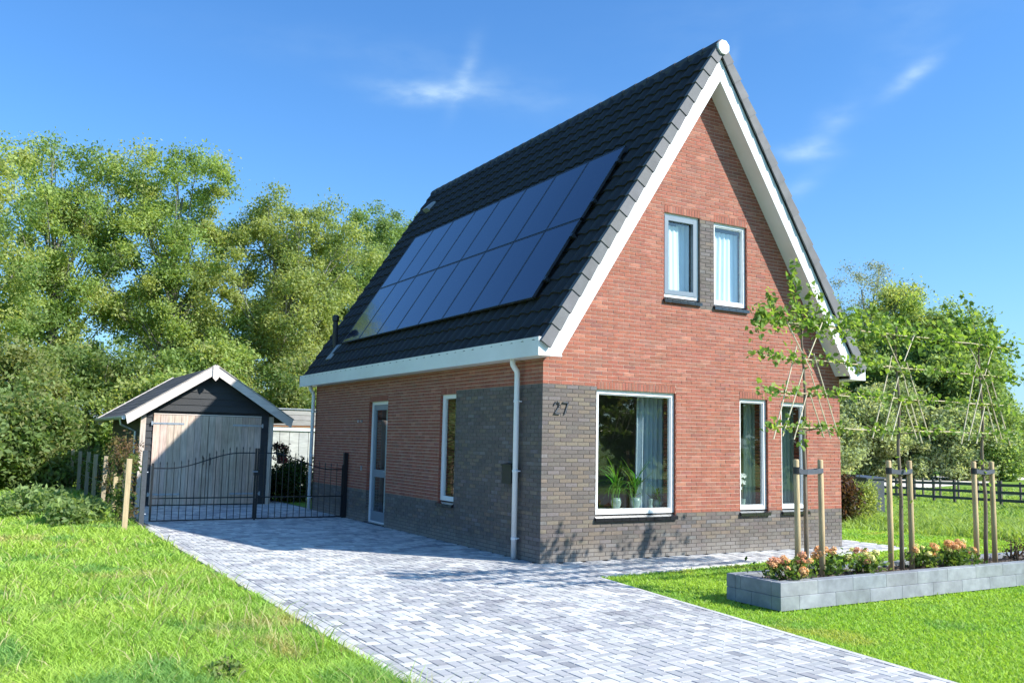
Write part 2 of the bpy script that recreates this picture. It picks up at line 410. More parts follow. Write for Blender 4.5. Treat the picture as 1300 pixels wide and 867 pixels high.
for fid, (ops, length, gab, dk) in enumerate(((fo, W, True, is_dark_front), (so_, D, False, is_dark_side))):
    lint = [(o[0], o[1], o[3], o[3]+.118) for o in ops]
    nrow = int((APEX-.3 if gab else 3.1)/CH)
    for jrow in range(nrow):
        v0, v1 = jrow*CH+J/2, (jrow+1)*CH-J/2; vm_ = (v0+v1)/2
        lo, hi = 0, length
        if gab and vm_ > 3.0:
            t = (APEX-.2-vm_)/1.545; lo, hi = max(0, XM-t), min(W, XM+t)
        us = -(BL/2 if (jrow+fid) % 2 else 0) + (0 if fid == 0 else 0)
        a = us
        while a < hi:
            r0, r1 = max(a+(J/2 if a > 0 else 0), lo), min(a+BL-J/2, hi); a += BL
            if r1-r0 < .02: continue
            rs = [(r0, r1, v0, v1)]
            for h in [(o[0]-.001, o[1]+.001, o[2], o[3]) for o in ops] + lint: rs = subtract(rs, h)
            for q in rs:
                if q[1]-q[0] < .006 or q[3]-q[2] < .008: continue
                um, vv = (q[0]+q[1])/2, (q[2]+q[3])/2
                bricks.append((fid, *q, dark() if dk(um, vv) else red()))
    for o in ops:      # soldier course lintels
        n = round((o[1]-o[0])/.0605); s = (o[1]-o[0])/n
        for i in range(n):
            bricks.append((fid, o[0]+i*s+J/2, o[0]+(i+1)*s-J/2, o[3]+.001, o[3]+.113, red()))
def bsize(b):
    c = (( (b[1]+b[2])/2, 0, (b[3]+b[4])/2) if b[0] == 0 else (0, (b[1]+b[2])/2, (b[3]+b[4])/2))
    dd = camdist(c); v = (Vector(c)-CAM).normalized(); f = abs(v.y if b[0] == 0 else v.x)
    return (b[2]-b[1])*(b[4]-b[3])*f/dd**2
bricks.sort(key=bsize, reverse=True)
cache = {}
def brick_obj(b):
    key = (b[0], round(b[2]-b[1], 3), round(b[4]-b[3], 3), random.randrange(10), b[5][0] > b[5][2]*2)
    if key not in cache:
        m_ = MB(); m_.col = b[5]; hw, hh = (b[2]-b[1])/2, (b[4]-b[3])/2
        m_.fbox(FR if b[0] == 0 else SI, -hw, hw, 0, .03, -hh, hh)
        cache[key] = m_.mesh('brick', ['brick'])
    ob = bpy.data.objects.new('brick', cache[key]); COL.objects.link(ob); ob.parent = house
    c = FR((b[1]+b[2])/2, random.uniform(-.0015, .001), (b[3]+b[4])/2) if b[0] == 0 else SI((b[1]+b[2])/2, random.uniform(-.0015, .001), (b[3]+b[4])/2)
    ob.location = Vector(c)-house.location
for b in bricks[:300]: brick_obj(b)
mb = MB()
for b in bricks[300:]:
    mb.col = b[5]; mb.fbox(FR if b[0] == 0 else SI, b[1], b[2], random.uniform(-.0015, .001), .012, b[3], b[4])
mb.build('brickwork', ['brick'], house, kind='stuff')

# interior --------------------------------------------------------------
mb = MB()
for F, ops, ln, g in ((FR, fo, W-.3, APEX-.6), (SI, so_, D-.3, None)):
    for pts, uc, vc in bands(mb, F, .301, ops, .3, ln, 3.2, g): mb.poly(pts)
mb.box(.3, W-.3, 4.2, 4.25, .03, 2.72); mb.prism([(.5,2.9,2.83),(W-.5,2.9,2.83),(XM+1.6,2.9,5.4),(XM-1.6,2.9,5.4)], (0,.05,0))
mb.box(W-.31, W-.3, .3, D-.3, 0, 3.2); mb.box(.3, W-.3, D-.31, D-.3, 0, 3.2)
mb.box(.3, W-.3, .302, D-.3, 2.72, 2.82)
mb.build('interior_wall', ['interior'], house)
mb = MB(); mb.box(.3, W-.3, .3, D-.3, 0, .03); mb.build('interior_floor', ['floor'], house)

# windows -----------------------------------------------------------------
def ring(mb, F, u0, u1, v0, v1, t, w0, w1, bot=None):
    bt = bot or t
    mb.fbox(F, u0, u0+t, w0, w1, v0, v1); mb.fbox(F, u1-t, u1, w0, w1, v0, v1)
    mb.fbox(F, u0+t, u1-t, w0+.001, w1-.001, v1-t, v1); mb.fbox(F, u0+t, u1-t, w0+.001, w1-.001, v0, v0+bt)
def window(F, o, sash=None, ft=.055, sill=True, label=None, bot=.06):
    u0, u1, v0, v1 = o; e = .002
    vb = v0+(.085 if sill else 0)
    m_ = MB(); ring(m_, F, u0+e, u1-e, vb, v1-e, ft, .045, .12, bot)
    win = m_.build('window', ['upvc'], house, label=label)
    iu0, iu1, iv0, iv1 = u0+ft, u1-ft, vb+bot, v1-ft
    if sash:
        m_ = MB(); ring(m_, F, iu0-.01, iu1+.01, iv0-.01, iv1+.01, .075, .034, .10); m_.build('sash', [sash], win)
        iu0 += .06; iu1 -= .06; iv0 += .06; iv1 -= .06
    else:
        m_ = MB(); ring(m_, F, iu0-.001, iu1+.001, iv0-.001, iv1+.001, .02, .060, .11); m_.build('glazing_bead', ['upvc'], win)
        iu0 += .018; iu1 -= .018; iv0 += .018; iv1 -= .018
    m_ = MB(); m_.poly([F(iu0,.088,iv0), F(iu1,.088,iv0), F(iu1,.088,iv1), F(iu0,.088,iv1)]); m_.build('pane', ['glass'], win)
    if sill:
        n = max(2, round((u1-u0)/.155)); s = (u1-u0+.04)/n
        for i in range(n):
            a, b = u0-.02+i*s+.003, u0-.02+(i+1)*s-.003
            m_ = MB(); m_.prism([F(a,-.045,v0-.015), F(a,.06,v0+.03), F(a,.06,v0+.075), F(a,-.045,v0+.038)], Vector(F(b,0,0))-Vector(F(a,0,0)))
            m_.build('sill_tile', ['sill'], win)
    return win
window(FR, fo[0], ft=.06, label='large front picture window with plants on its ledge')
window(FR, fo[1], label='left one of the two slim ground floor windows')
window(FR, fo[2], label='right one of the two slim ground floor windows')
window(FR, fo[3], sash='bluegrey', ft=.05, label='upper window with blue grey casement sash')
window(FR, fo[4], ft=.05, label='upper window with plain white frame')
window(SI, so_[0], label='tall slim side window')
# side door
u0, u1, v0, v1 = so_[1]
m_ = MB(); ring(m_, SI, u0+.002, u1-.002, .03, v1-.002, .065, .07, .15, .02)
door = m_.build('door', ['upvc'], house, label='grey glazed side door in white frame')
m_ = MB(); a, b = u0+.065, u1-.065
ring(m_, SI, a, b, .05, v1-.067, .11, .09, .13, .2); m_.fbox(SI, a+.11, b-.11, .091, .129, .95, 1.1)
m_.build('door_leaf', ['bluegrey'], door)
for q0, q1 in ((.25, .95), (1.1, v1-.177)):
    m_ = MB(); m_.poly([SI(a+.11,.11,q0), SI(b-.11,.11,q0), SI(b-.11,.11,q1), SI(a+.11,.11,q1)]); m_.build('pane', ['glass'], door)
m_ = MB(); m_.fbox(SI, u0-.01, u1+.01, -.03, .14, .0, .03); m_.build('threshold', ['sill'], door)
m_ = MB(); m_.tube([SI(a+.05,.05,1.0), SI(a+.05,.05,1.16)], .01, 8); m_.tube([SI(a+.05,.09,1.08), SI(a+.05,.05,1.08), SI(a+.17,.05,1.08)], .009, 8); m_.build('handle', ['steel'], door)

# roof ----------------------------------------------------------------
XE = -.222; ZE = APEX-1.545*(XM-XE); SL = (XM-XE)/CA
def RL(s, y, n): return (XE+s*CA-n*SA, y, ZE+s*SA+n*CA)           # left slope
def RR(s, y, n): p = RL(s, y, n); return (W-p[0], p[1], p[2])     # right slope
Y0, Y1 = -OV-.02, D+OV+.1
mb = MB()
mb.col = (.04,.04,.045)
for Q in (RL, RR):
    mb.hexa([Q(0,Y0+.03,-.13), Q(SL,Y0+.03,-.13), Q(SL,Y1-.03,-.13), Q(0,Y1-.03,-.13), Q(0,Y0+.03,-.005), Q(SL,Y0+.03,-.005), Q(SL,Y1-.03,-.005), Q(0,Y1-.03,-.005)])
mb.col = (.05,.05,.055)
for Q in (RL, RR):
    mb.hexa([Q(-.034,Y0+.03,-.06), Q(0,Y0+.03,-.06), Q(0,Y1-.03,-.06), Q(-.034,Y1-.03,-.06), Q(-.034,Y0+.03,.028), Q(0,Y0+.03,.028), Q(0,Y1-.03,.028), Q(-.034,Y1-.03,.028)])
roof = mb.build('roof', ['tile'], house)
NR = 20; G = SL/NR-.002; NC = 36; TW = (Y1-Y0)/NC
TILEC = (.029,.027,.027)
PROF = [(0,0),(.16,.010),(.34,.034),(.5,.042),(.66,.036),(.84,.012),(1,.0)]
def tile_geo(m_, Q, s0, y0, far=False):
    P = PROF[::2] if far else PROF
    b = len(m_.v); k = len(P)
    for t, h in P: m_.v.append(Q(s0-.03, y0+t*TW, .004+h))
    for t, h in P: m_.v.append(Q(s0-.03, y0+t*TW, .038+h))
    for t, h in P: m_.v.append(Q(s0+G+.002, y0+t*TW, .006+h))
    for i in range(k-1):
        m_.face([b+i, b+i+1, b+k+i+1, b+k+i]); m_.face([b+k+i, b+k+i+1, b+2*k+i+1, b+2*k+i])
pos = [(i, j) for i in range(NR) for j in range(NC)]
pos.sort(key=lambda q: camdist(RL(q[0]*G, Y0+q[1]*TW, 0)))
tms = []
for k in range(8):
    m_ = MB(); m_.col = jit(TILEC, .14, .03)
    T0 = lambda s, y, n: (s*CA-n*SA, y, s*SA+n*CA)
    tile_geo(m_, T0, 0, 0); tms.append(m_.mesh('roof_tile', ['tile']))
for (i, j) in pos[:300]:
    ob = bpy.data.objects.new('roof_tile', random.choice(tms)); COL.objects.link(ob); ob.parent = house
    ob.location = Vector(RL(i*G, Y0+j*TW, random.uniform(-.002, .002)))-house.location
mb = MB()
for (i, j) in pos[300:]: mb.col = jit(TILEC, .14, .03); tile_geo(mb, RL, i*G, Y0+j*TW)
mb.build('roof_tiling', ['tile'], house, kind='stuff')
mb = MB()
for (i, j) in pos: mb.col = jit(TILEC, .14, .03); tile_geo(mb, RR, i*G, Y0+j*TW, True)
mb.build('roof_tiling', ['tile'], house, kind='stuff')
# verge tiles on the front gable: same tile, sunlit tone put into the colour
for Q in (RL, RR):
    for i in range(NR):
        m_ = MB(); m_.col = jit((.15,.15,.155), .08, .02); s0, s1 = i*G-.035, (i+1)*G-.03
        if i == NR-1: s1 = SL-.02
        y0 = Y0-.03
        m_.hexa([Q(s0,y0-.014,-.135), Q(s1,y0,-.125), Q(s1,y0+.02,-.125), Q(s0,y0+.02,-.135), Q(s0,y0-.014,.055), Q(s1,y0,.035), Q(s1,y0+.02,.035), Q(s0,y0+.02,.055)])
        m_.hexa([Q(s0,y0+.021,.04), Q(s1,y0+.021,.015), Q(s1,y0+.09,.015), Q(s0,y0+.09,.04), Q(s0,y0+.021,.055), Q(s1,y0+.021,.034), Q(s1,y0+.09,.03), Q(s0,y0+.09,.05)])
        m_.build('verge_tile', ['tile'], house)
# ridge tiles + end cap
nrg = 30; rl = (Y1-Y0+.02)/nrg
for i in range(nrg):
    m_ = MB(); m_.col = jit((.06,.061,.066), .1, .02)
    y0 = Y0-.02+i*rl; ra, rb = .118, .105
    pr = [(-1.0,-.62),(-.95,.1),(-.55,.72),(0,.95),(.55,.72),(.95,.1),(1.0,-.62)]
    b = len(m_.v)
    for (yy, rr) in ((y0, ra), (y0+rl+.02, rb)):
        for (a, c) in pr: m_.v.append((XM+a*rr, yy, APEX-.055+c*rr))
    for k in range(6): m_.face([b+k, b+k+1, b+8+k, b+7+k])
    m_.face([b+k for k in range(7)])
    m_.build('ridge_tile', ['tile'], house)
m_ = MB(); m_.prism([(XM+.125*math.cos(R(22.5+45*k)), Y0-.075, APEX-.10+.125*math.sin(R(22.5+45*k))) for k in range(8)], (0,.055,0)); m_.build('ridge_end_cap', ['white'], house)
# bargeboards, soffits
zl = lambda x: 7.846-1.547*abs(x-XM)       # lower edge
zu = lambda x: APEX-.245-1.547*abs(x-XM)   # upper edge
for sgn in (-1, 1):
    X = lambda a: XM+sgn*a
    xl = XM-.105
    m_ = MB(); o = [(X(0),-OV,zl(XM)), (X(xl+.0),-OV,zl(X(xl))), (X(XM+.055),-OV,3.20), (X(XM+.055),-OV,zu(X(XM+.055))), (X(0),-OV,zu(XM))]
    m_.prism(o, (0,.03,0)); m_.build('bargeboard', ['white'], house)
    m_ = MB()
    a = Vector((X(0),-OV+.03,zl(XM)+.012)); b_ = Vector((X(xl),-OV+.03,zl(X(xl))+.012))
    n_ = Vector((0,0,.02)); m_.hexa([a, b_, b_+Vector((0,OV-.035,0)), a+Vector((0,OV-.035,0)), a+n_, b_+n_, b_+n_+Vector((0,OV-.035,0)), a+n_+Vector((0,OV-.035,0))])
    m_.build('soffit', ['white'], house)
    # boxed gutter along the eave
    m_ = MB(); g0, g1 = sorted((X(XM+.3), X(XM+.275)))
    m_.box(g0, g1, -OV-.004, D+OV+.1, 2.974, 3.245)
    b0, b1 = sorted((X(XM+.275), X(XM-.105)))
    m_.box(b0, b1, -OV-.004, -OV+.026, 2.976, 3.0)
    m_.prism([(X(XM+.275),-OV-.004,3.0), (X(XM-.09),-OV-.004,3.0), (X(XM-.19),-OV-.004,3.198), (X(XM+.12),-OV-.004,3.198), (X(XM+.20),-OV-.004,3.243), (X(XM+.275),-OV-.004,3.243)], (0,.03,0))
    m_.build('eave_fascia', ['white'], house)
    m_ = MB(); m_.box(min(X(XM+.275), X(XM+.004)), max(X(XM+.275), X(XM+.004)), -OV+.026, D+OV+.09, 2.98, 3.0); m_.build('eave_soffit', ['white'], house)
    m_ = MB(); m_.box(min(X(XM+.275), X(XM+.2)), max(X(XM+.275), X(XM+.2)), -OV+.03, D+OV+.09, 3.19, 3.2); m_.build('gutter', ['leadgrey'], house)
# downpipes
for y in (.60, 10.33):
    m_ = MB(); x = -.085
    m_.tube([(-.17,y,2.99),(-.17,y,2.93),(-.165,y,2.90),(-.13,y,2.85),(-.095,y,2.81),(x,y,2.76),(x,y,2.6),(x,y,.01)], .042, 14)
    dp = m_.build('downpipe', ['upvc'], house, smooth=True)
    for z in (.3, 1.3, 2.35):
        m_ = MB(); m_.tube([(x,y,z-.018),(x,y,z+.018)], .048, 14); m_.box(x+.03, .01, y-.012, y+.012, z-.01, z+.01); m_.box(x-.02,x+.02,y-.062,y-.04,z-.008,z+.008); m_.build('bracket', ['upvc'], dp)
# solar panels: 2 rows x 8
PW = (9.02-.53)/8
for row, (s0, s1) in enumerate(((.835, 2.463), (2.487, 4.115))):
    for k in range(8):
        y0 = .53+k*PW+.008; y1 = .53+(k+1)*PW-.008
        m_ = MB(); m_.hexa([RL(s0,y0,.10), RL(s1,y0,.10), RL(s1,y1,.10), RL(s0,y1,.10), RL(s0,y0,.134), RL(s1,y0,.134), RL(s1,y1,.134), RL(s0,y1,.134)])
        pn = m_.build('solar_panel', ['panel'], house)
        m_ = MB(); fw = .014
        for (a, b, c, e) in ((s0-.002,s0+fw,y0,y1),(s1-fw,s1+.002,y0,y1),(s0+fw,s1-fw,y0-.002,y0+fw),(s0+fw,s1-fw,y1-fw,y1+.002)):
            m_.hexa([RL(a,c,.098), RL(b,c,.098), RL(b,e,.098), RL(a,e,.098), RL(a,c,.139), RL(b,c,.139), RL(b,e,.139), RL(a,e,.139)])
        m_.build('panel_frame', ['panel_frame'], pn)
for s in (1.2, 2.1, 2.85, 3.75):
    m_ = MB(); m_.hexa([RL(s-.02,.44,.055), RL(s+.02,.44,.055), RL(s+.02,9.08,.055), RL(s-.02,9.08,.055), RL(s-.02,.44,.096), RL(s+.02,.44,.096), RL(s+.02,9.08,.096), RL(s-.02,9.08,.096)])
    rail = m_.build('mounting_rail', ['blackplastic'], house)
    m_ = MB(); m_.hexa([RL(s-.035,.45,.09), RL(s+.035,.45,.09), RL(s+.035,.51,.09), RL(s-.035,.51,.09), RL(s-.035,.45,.15), RL(s+.035,.45,.15), RL(s+.035,.51,.15), RL(s-.035,.51,.15)]); m_.build('end_clamp', ['black_metal'], rail)
# flue with lead flashing, roof vent
fb = Vector(RL(.85, 9.75, .03))
m_ = MB(); m_.tube([fb, fb+Vector((-.02,0,.35)), fb+Vector((-.02,0,.62))], .062, 12); m_.tube([fb+Vector((-.02,0,.5)), fb+Vector((-.02,0,.54))], .072, 12)
fl = m_.build('flue_pipe', ['blackplastic'], house)
m_ = MB(); c0 = fb+Vector((-.02,0,.62)); m_.lathe([(.062,0),(.085,.03),(.085,.13),(.07,.15),(.05,.17)], c0, 12); m_.build('flue_cap', ['blackplastic'], fl)
m_ = MB(); m_.hexa([RL(.45,9.36,.05), RL(.9,9.36,.03), RL(.9,9.7,.03), RL(.45,9.7,.05), RL(.45,9.36,.075), RL(.9,9.36,.05), RL(.9,9.7,.05), RL(.45,9.7,.075)]); m_.build('flashing', ['leadgrey'], fl)
m_ = MB(); m_.hexa([RL(5.3,9.72,.04), RL(5.66,9.78,.04), RL(5.66,9.98,.04), RL(5.3,10.04,.04), RL(5.3,9.74,.17), RL(5.6,9.8,.10), RL(5.6,9.96,.10), RL(5.3,10.02,.17)]); m_.build('roof_vent', ['leadgrey'], house)
# house number 27
m_ = MB()
def stroke(m_, pts, w=.0085):
    for p, q in zip(pts[:-1], pts[1:]):
        a, b = Vector(p), Vector(q); t = (b-a).normalized(); n = Vector((-t.y, t.x))*w; a = a-t*w*.8; b = b+t*w*.8
        m_.prism([(a.x+n.x,-.024,a.y+n.y), (b.x+n.x,-.024,b.y+n.y), (b.x-n.x,-.024,b.y-n.y), (a.x-n.x,-.024,a.y-n.y)], (0,.016,0))
two = [(.205,2.295),(.215,2.325),(.245,2.338),(.278,2.325),(.288,2.295),(.275,2.262),(.205,2.165),(.295,2.165)]
stroke(m_, two); m_.build('house_number', ['grey_metal'], house, label='numeral 2')
m_ = MB(); stroke(m_, [(.355,2.335),(.445,2.335),(.385,2.165)]); m_.build('house_number', ['grey_metal'], house, label='numeral 7')
# letter box beside the downpipe, door bell
m_ = MB(); m_.prism([(-.012,.68,1.10),(-.012,.68,1.40),(-.012,.96,1.40),(-.012,.96,1.10)], (-.10,0,-.0)); lb = m_.build('letter_box', ['blackplastic'], house, label='black letter box behind the near downpipe')
m_ = MB(); m_.prism([(-.005,.665,1.395),(-.005,.975,1.395),(-.13,.975,1.37),(-.13,.665,1.37)], (0,0,.018)); m_.build('lid', ['black_metal'], lb)
m_ = MB(); m_.box(-.02, 0, 7.12, 7.17, 1.06, 1.16); m_.build('door_bell', ['steel'], house)
m_ = MB(); m_.box(-.03, 0, 7.2, 7.25, 2.08, 2.13); m_.box(-.03, 0, 7.38, 7.43, 2.08, 2.13); m_.build('wall_bracket', ['steel'], house)

# ------------------------------------------------------------------ things behind the glass
def curtain(F, u0, u1, w, v0, v1, mt, label, amp=.03, folds=None, loc=None):
    m_ = MB(); n = 48; folds = folds or (u1-u0)/.11
    for i in range(n):
        for (k) in (0,):
            a0, a1 = i/n, (i+1)/n
            p = lambda a, v, sp: F(u0+(u1-u0)*a*sp, w+amp*math.sin(a*folds*2*math.pi)+amp*.4*math.sin(a*folds*5+1), v)
            m_.poly([p(a0,v0,1), p(a1,v0,1), p(a1,v1,.92), p(a0,v1,.92)])
    c = F((u0+u1)/2, w, v0)
    return tag(m_.build('curtain', [mt], None, smooth=True, loc=c), label, 'curtain')
curtain(FR, 2.62, 2.02, .42, .12, 2.6, 'curtain', 'grey blue curtain gathered at the right of the large front window')
curtain(FR, .98, 1.075, .36, .12, 2.6, 'green_curtain', 'narrow pale curtain at the left edge of the large front window')
curtain(FR, 2.75, 2.63, .5, .12, 2.6, 'green_curtain', 'pale green curtain behind the grey blue one in the large front window')
curtain(FR, 4.75, 4.42, .42, .1, 2.6, 'green_curtain', 'pale green curtain in the left slim front window')
curtain(FR, 5.12, 5.34, .40, .1, 2.6, 'curtain', 'grey blue curtain in the right slim front window')
curtain(FR, 5.75, 5.38, .46, .1, 2.6, 'green_curtain', 'pale green curtain in the right slim front window')
curtain(FR, 2.36, 2.76, .17, 4.0, 5.36, 'white_cloth', 'white curtain behind the upper window with the grey sash', amp=.012)
curtain(FR, 4.12, 3.36, .20, 3.9, 5.40, 'sky_reflection', 'pale blue sheet added behind the plain white upper window for its sky reflection', amp=.012)  # this and the next sheet are added to brighten panes like reflected sky
curtain(FR, 3.05, 2.72, .24, 3.9, 5.42, 'sky_reflection', 'pale blue sheet added at the right of the grey sashed upper window for its sky reflection', amp=.012)
curtain(SI, 6.75, 5.9, .36, .1, 2.45, 'white_cloth', 'white voile hanging behind the glazed side door', amp=.012)
bl = thing('window_blind', 'white slatted blind pulled up in the plain white upper window', 'blind', (3.7, .3, 5.2))
for k in range(4):
    m_ = MB(); m_.box(3.42, 4.02, .26, .30, 5.30-k*.055, 5.335-k*.055); m_.build('slat', ['white_cloth'], bl)
# window ledge inside, plants
m_ = MB(); m_.box(.98, 2.54, .16, .48, .69, .725); m_.build('window_ledge', ['white'], house)
def spiky_plant(x, y, z, h, n, label, potr=.085, poth=.17, seed=1):
    rnd = random.Random(seed)
    t = thing('potted_plant', label, 'plant', (x, y, z), 'potted plants on the front window ledge')
    m_ = MB(); m_.lathe([(potr*.6,0),(potr*.95,poth*.35),(potr*1.05,poth*.65),(potr*.85,poth),(potr*.75,poth),(potr*.7,poth*.85)], (x,y,z), 16)
    m_.build('pot', ['pot'], t, smooth=True)
    m_ = MB()
    m_.tube([(x,y,z+poth*.8),(x,y,z+poth+h*.3)], .012, 6)
    for i in range(n):
        a = rnd.uniform(0, 6.28); ln = h*rnd.uniform(.55, 1); el = rnd.uniform(.25, 1.45); m_.col = (.10*rnd.uniform(.7,1.5), .24*rnd.uniform(.7,1.4), .035)
        base = Vector((x, y, z+poth+h*.3*rnd.random())); dirh = Vector((math.cos(a), math.sin(a), 0)); prev = None; side = Vector((-math.sin(a), math.cos(a), 0))
        p = base; e = el; seg = 6
        for k in range(seg+1):
            wd = .014*(1-(k/seg)**2)+.001
            cur = (p-side*wd, p+side*wd)
            if prev: m_.poly([prev[0], prev[1], cur[1], cur[0]])
            prev = cur; p = p+(dirh*math.cos(e)+Vector((0,0,1))*math.sin(e))*(ln/seg); e -= (1.5-el)*.42+.1
            if p.y < .17: p.y = .17
    m_.build('leaves', ['leaf'], t)
spiky_plant(1.63, .36, .727, .75, 46, 'spiky green plant in sage pot, left one on the ledge', seed=3)
spiky_plant(2.02, .36, .727, .82, 42, 'spiky green plant in sage pot, middle of the ledge, before the curtain', seed=8)
spiky_plant(2.44, .33, .727, .24, 26, 'small bushy plant in round pot at the right end of the ledge', .09, .13, 5)
c = thing('candle_holder', 'pale narrow candle holder between the pots on the front window ledge', 'candle holder', (2.28, .3, .727))
m_ = MB(); m_.lathe([(.035,0),(.04,.02),(.032,.05),(.04,.14),(.035,.15)], (2.28,.3,.727), 12); m_.build('holder', ['pot'], c)
def lamp(x, y, z, rr, h, label, table):
    t = thing('table_lamp', label, 'lamp', (x, y, 0))
    m_ = MB(); m_.lathe([(rr*.86,0),(rr*.86,.005),(rr*.8,h),(rr*.8,h-.004)], (x,y,z), 24); m_.build('lamp_shade', ['shade'], t, smooth=True)
    m_ = MB()
    for k in range(3):
        a = k*2.1+.4; m_.tube([(x,y,z+.05),(x+.28*math.cos(a),y+.28*math.sin(a),.03)], .014, 8)
    m_.build('tripod_leg', ['stake'], t)
lamp(4.22, .75, 1.28, .19, .30, 'mint drum shade lamp on wooden tripod inside the left slim window', 0)
t = thing('hanging_lamp', 'small white cone lamp at the lower left of the large front window', 'lamp', (1.06, .27, .727))
m_ = MB(); m_.lathe([(.12,.30),(.06,.55),(.055,.55)], (1.06,.27,.727), 18); m_.build('lamp_shade', ['white_cloth'], t, smooth=True)
m_ = MB(); m_.lathe([(.045,0),(.05,.02),(.012,.05),(.012,.32)], (1.06,.27,.727), 12); m_.build('lamp_foot', ['pot'], t)
# orchid
def orchid(x, y, z, colr, label, seed):
    rnd = random.Random(seed); t = thing('orchid', label, 'plant', (x, y, z))
    m_ = MB(); m_.lathe([(.05,0),(.065,.12),(.055,.12)], (x,y,z), 14); m_.build('pot', ['pot'], t)
    m_ = MB(); m_.tube([(x,y,z+.1),(x+.02,y,z+.35),(x-.04,y-.04,z+.5),(x-.12,y-.06,z+.46)], .005, 5); m_.build('stem', ['leaf'], t)
    m_ = MB(); m_.col = colr
    for k in range(9):
        c = Vector((x-.10+.14*rnd.random()-.02, y-.05, z+.30+.22*rnd.random()))
        for j in range(5):
            a = j*1.2566+rnd.random(); e1 = Vector((math.cos(a),-.2,math.sin(a))); e2 = Vector((-math.sin(a),0,math.cos(a)))
            m_.poly([c, c+e1*.025+e2*.016, c+e1*.045, c+e1*.025-e2*.016])
    m_.build('blossom', ['petal'], t)
m_ = MB(); m_.box(3.95, 4.6, .16, .42, .69, .725); m_.box(4.93, 5.56, .16, .42, .69, .725); m_.build('window_ledge', ['white'], house)
orchid(4.28, .30, .727, (.8,.78,.8), 'white orchid on the ledge of the left slim window', 2)
orchid(5.13, .30, .727, (.5,.25,.5), 'violet orchid on the ledge of the right slim window', 4)

# ------------------------------------------------------------------ ground, drive, road
def gz(x, y):
    def ss(t): t = np.clip(t, 0, 1); return t*t*(3-2*t)
    return -.022-1.0*ss((x-10+.3*(y-2))/24)*ss((x-8.5)/8)-.45*ss((y-12)/20)*ss((x-25)/12)
def lin(lo, hi, a, b, fine, coarse):
    m = np.arange(a, b, fine); l = -np.geomspace(-(-coarse), -(lo-a)+coarse, 14)[::-1]+a if lo < a else np.array([])
    h = np.geomspace(coarse, hi-b+coarse, 14)+b
    return np.concatenate([a-np.geomspace(coarse, a-lo, 14)[::-1], m, h])
xs = lin(-900, 900, -12, 60, 1.0, 1.5); ys = lin(-900, 900, -12, 60, 1.0, 1.5)
XX, YY = np.meshgrid(xs, ys); ZZ = gz(XX, YY)
V = np.stack([XX.ravel(), YY.ravel(), ZZ.ravel()], 1); nx = len(xs); ny = len(ys)
ii = np.arange(nx-1)[None, :]+np.arange(ny-1)[:, None]*nx; ii = ii.ravel()
F4 = np.stack([ii, ii+1, ii+nx+1, ii+nx], 1)
g = npmesh('ground', V, F4, np.tile((.1,.16,.03), (len(F4), 1)), 'ground', kind='structure')
g.data.polygons.foreach_set('use_smooth', [True]*len(F4))

dr_right = lambda y: 0 - .0 - max(0, (-1.33-y))*.118          # right edge of drive drifts left towards the road
def in_drive(x, y):
    if -4.145 < x < dr_right(y) and -6.98 < y <= -1.2: return True
    if -4.145 < x < 0 and -1.25 < y < 14.2: return True
    return False
def path_front(x): return -1.32+x*.098
def in_path(x, y): return (0 <= x < 7.36 and path_front(x) < y < 0) or (W+.02 < x < 7.36 and -.5 < y < 13) 
mb = MB()
mb.poly([(-4.24,-7.0,-.012),(dr_right(-7),-7.0,-.012),(0,-1.33,-.012),(7.36,path_front(7.36),-.012),(7.36,13,-.012),(6.3,13,-.012),(6.3,.2,-.012),(0.1,.2,-.012),(.1,14.2,-.012),(-4.24,14.2,-.012)])
drive = mb.build('driveway', ['bedding'], None, kind='structure')
pw = .1; gap = .0035
PVC = [((.60,.59,.56), 27), ((.49,.485,.475), 27), ((.40,.40,.40), 26), ((.34,.34,.35), 16), ((.28,.28,.295), 4)]
pool = [c for c, n in PVC for _ in range(n)]
pav = []
# batches of similar colour make loose patches, as tumbled mixed pavers do
patch = RS.rand(40, 120)
for i in range(-43, 76):
    for j in range(-71, 144):
        x, y = i*pw+.0, j*pw
        k = (i+j) % 4
        if k == 0: r_ = (x, x+2*pw, y, y+pw)
        elif k == 2: r_ = (x, x+pw, y, y+2*pw)
        else: continue
        cx, cy = (r_[0]+r_[1])/2, (r_[2]+r_[3])/2
        if r_[1] > -4.145 and r_[0] < -4.145: r_ = (-4.145, r_[1], r_[2], r_[3])
        cx, cy = (r_[0]+r_[1])/2, (r_[2]+r_[3])/2
        if cy < -1.33 and r_[0] < dr_right(cy)-.02 < r_[1]: r_ = (r_[0], dr_right(cy), r_[2], r_[3]); cx = (r_[0]+r_[1])/2
        if not (in_drive(cx, cy) or in_path(cx, cy)) or r_[1]-r_[0] < .02: continue
        if x < 0 < r_[1] and cy > 0: r_ = (x, 0, y, r_[3])
        if cy < -1.33 and r_[0] < dr_right(cy)-.02: r_ = (r_[0], min(r_[1], dr_right(cy)), r_[2], r_[3])
        pav.append(r_)
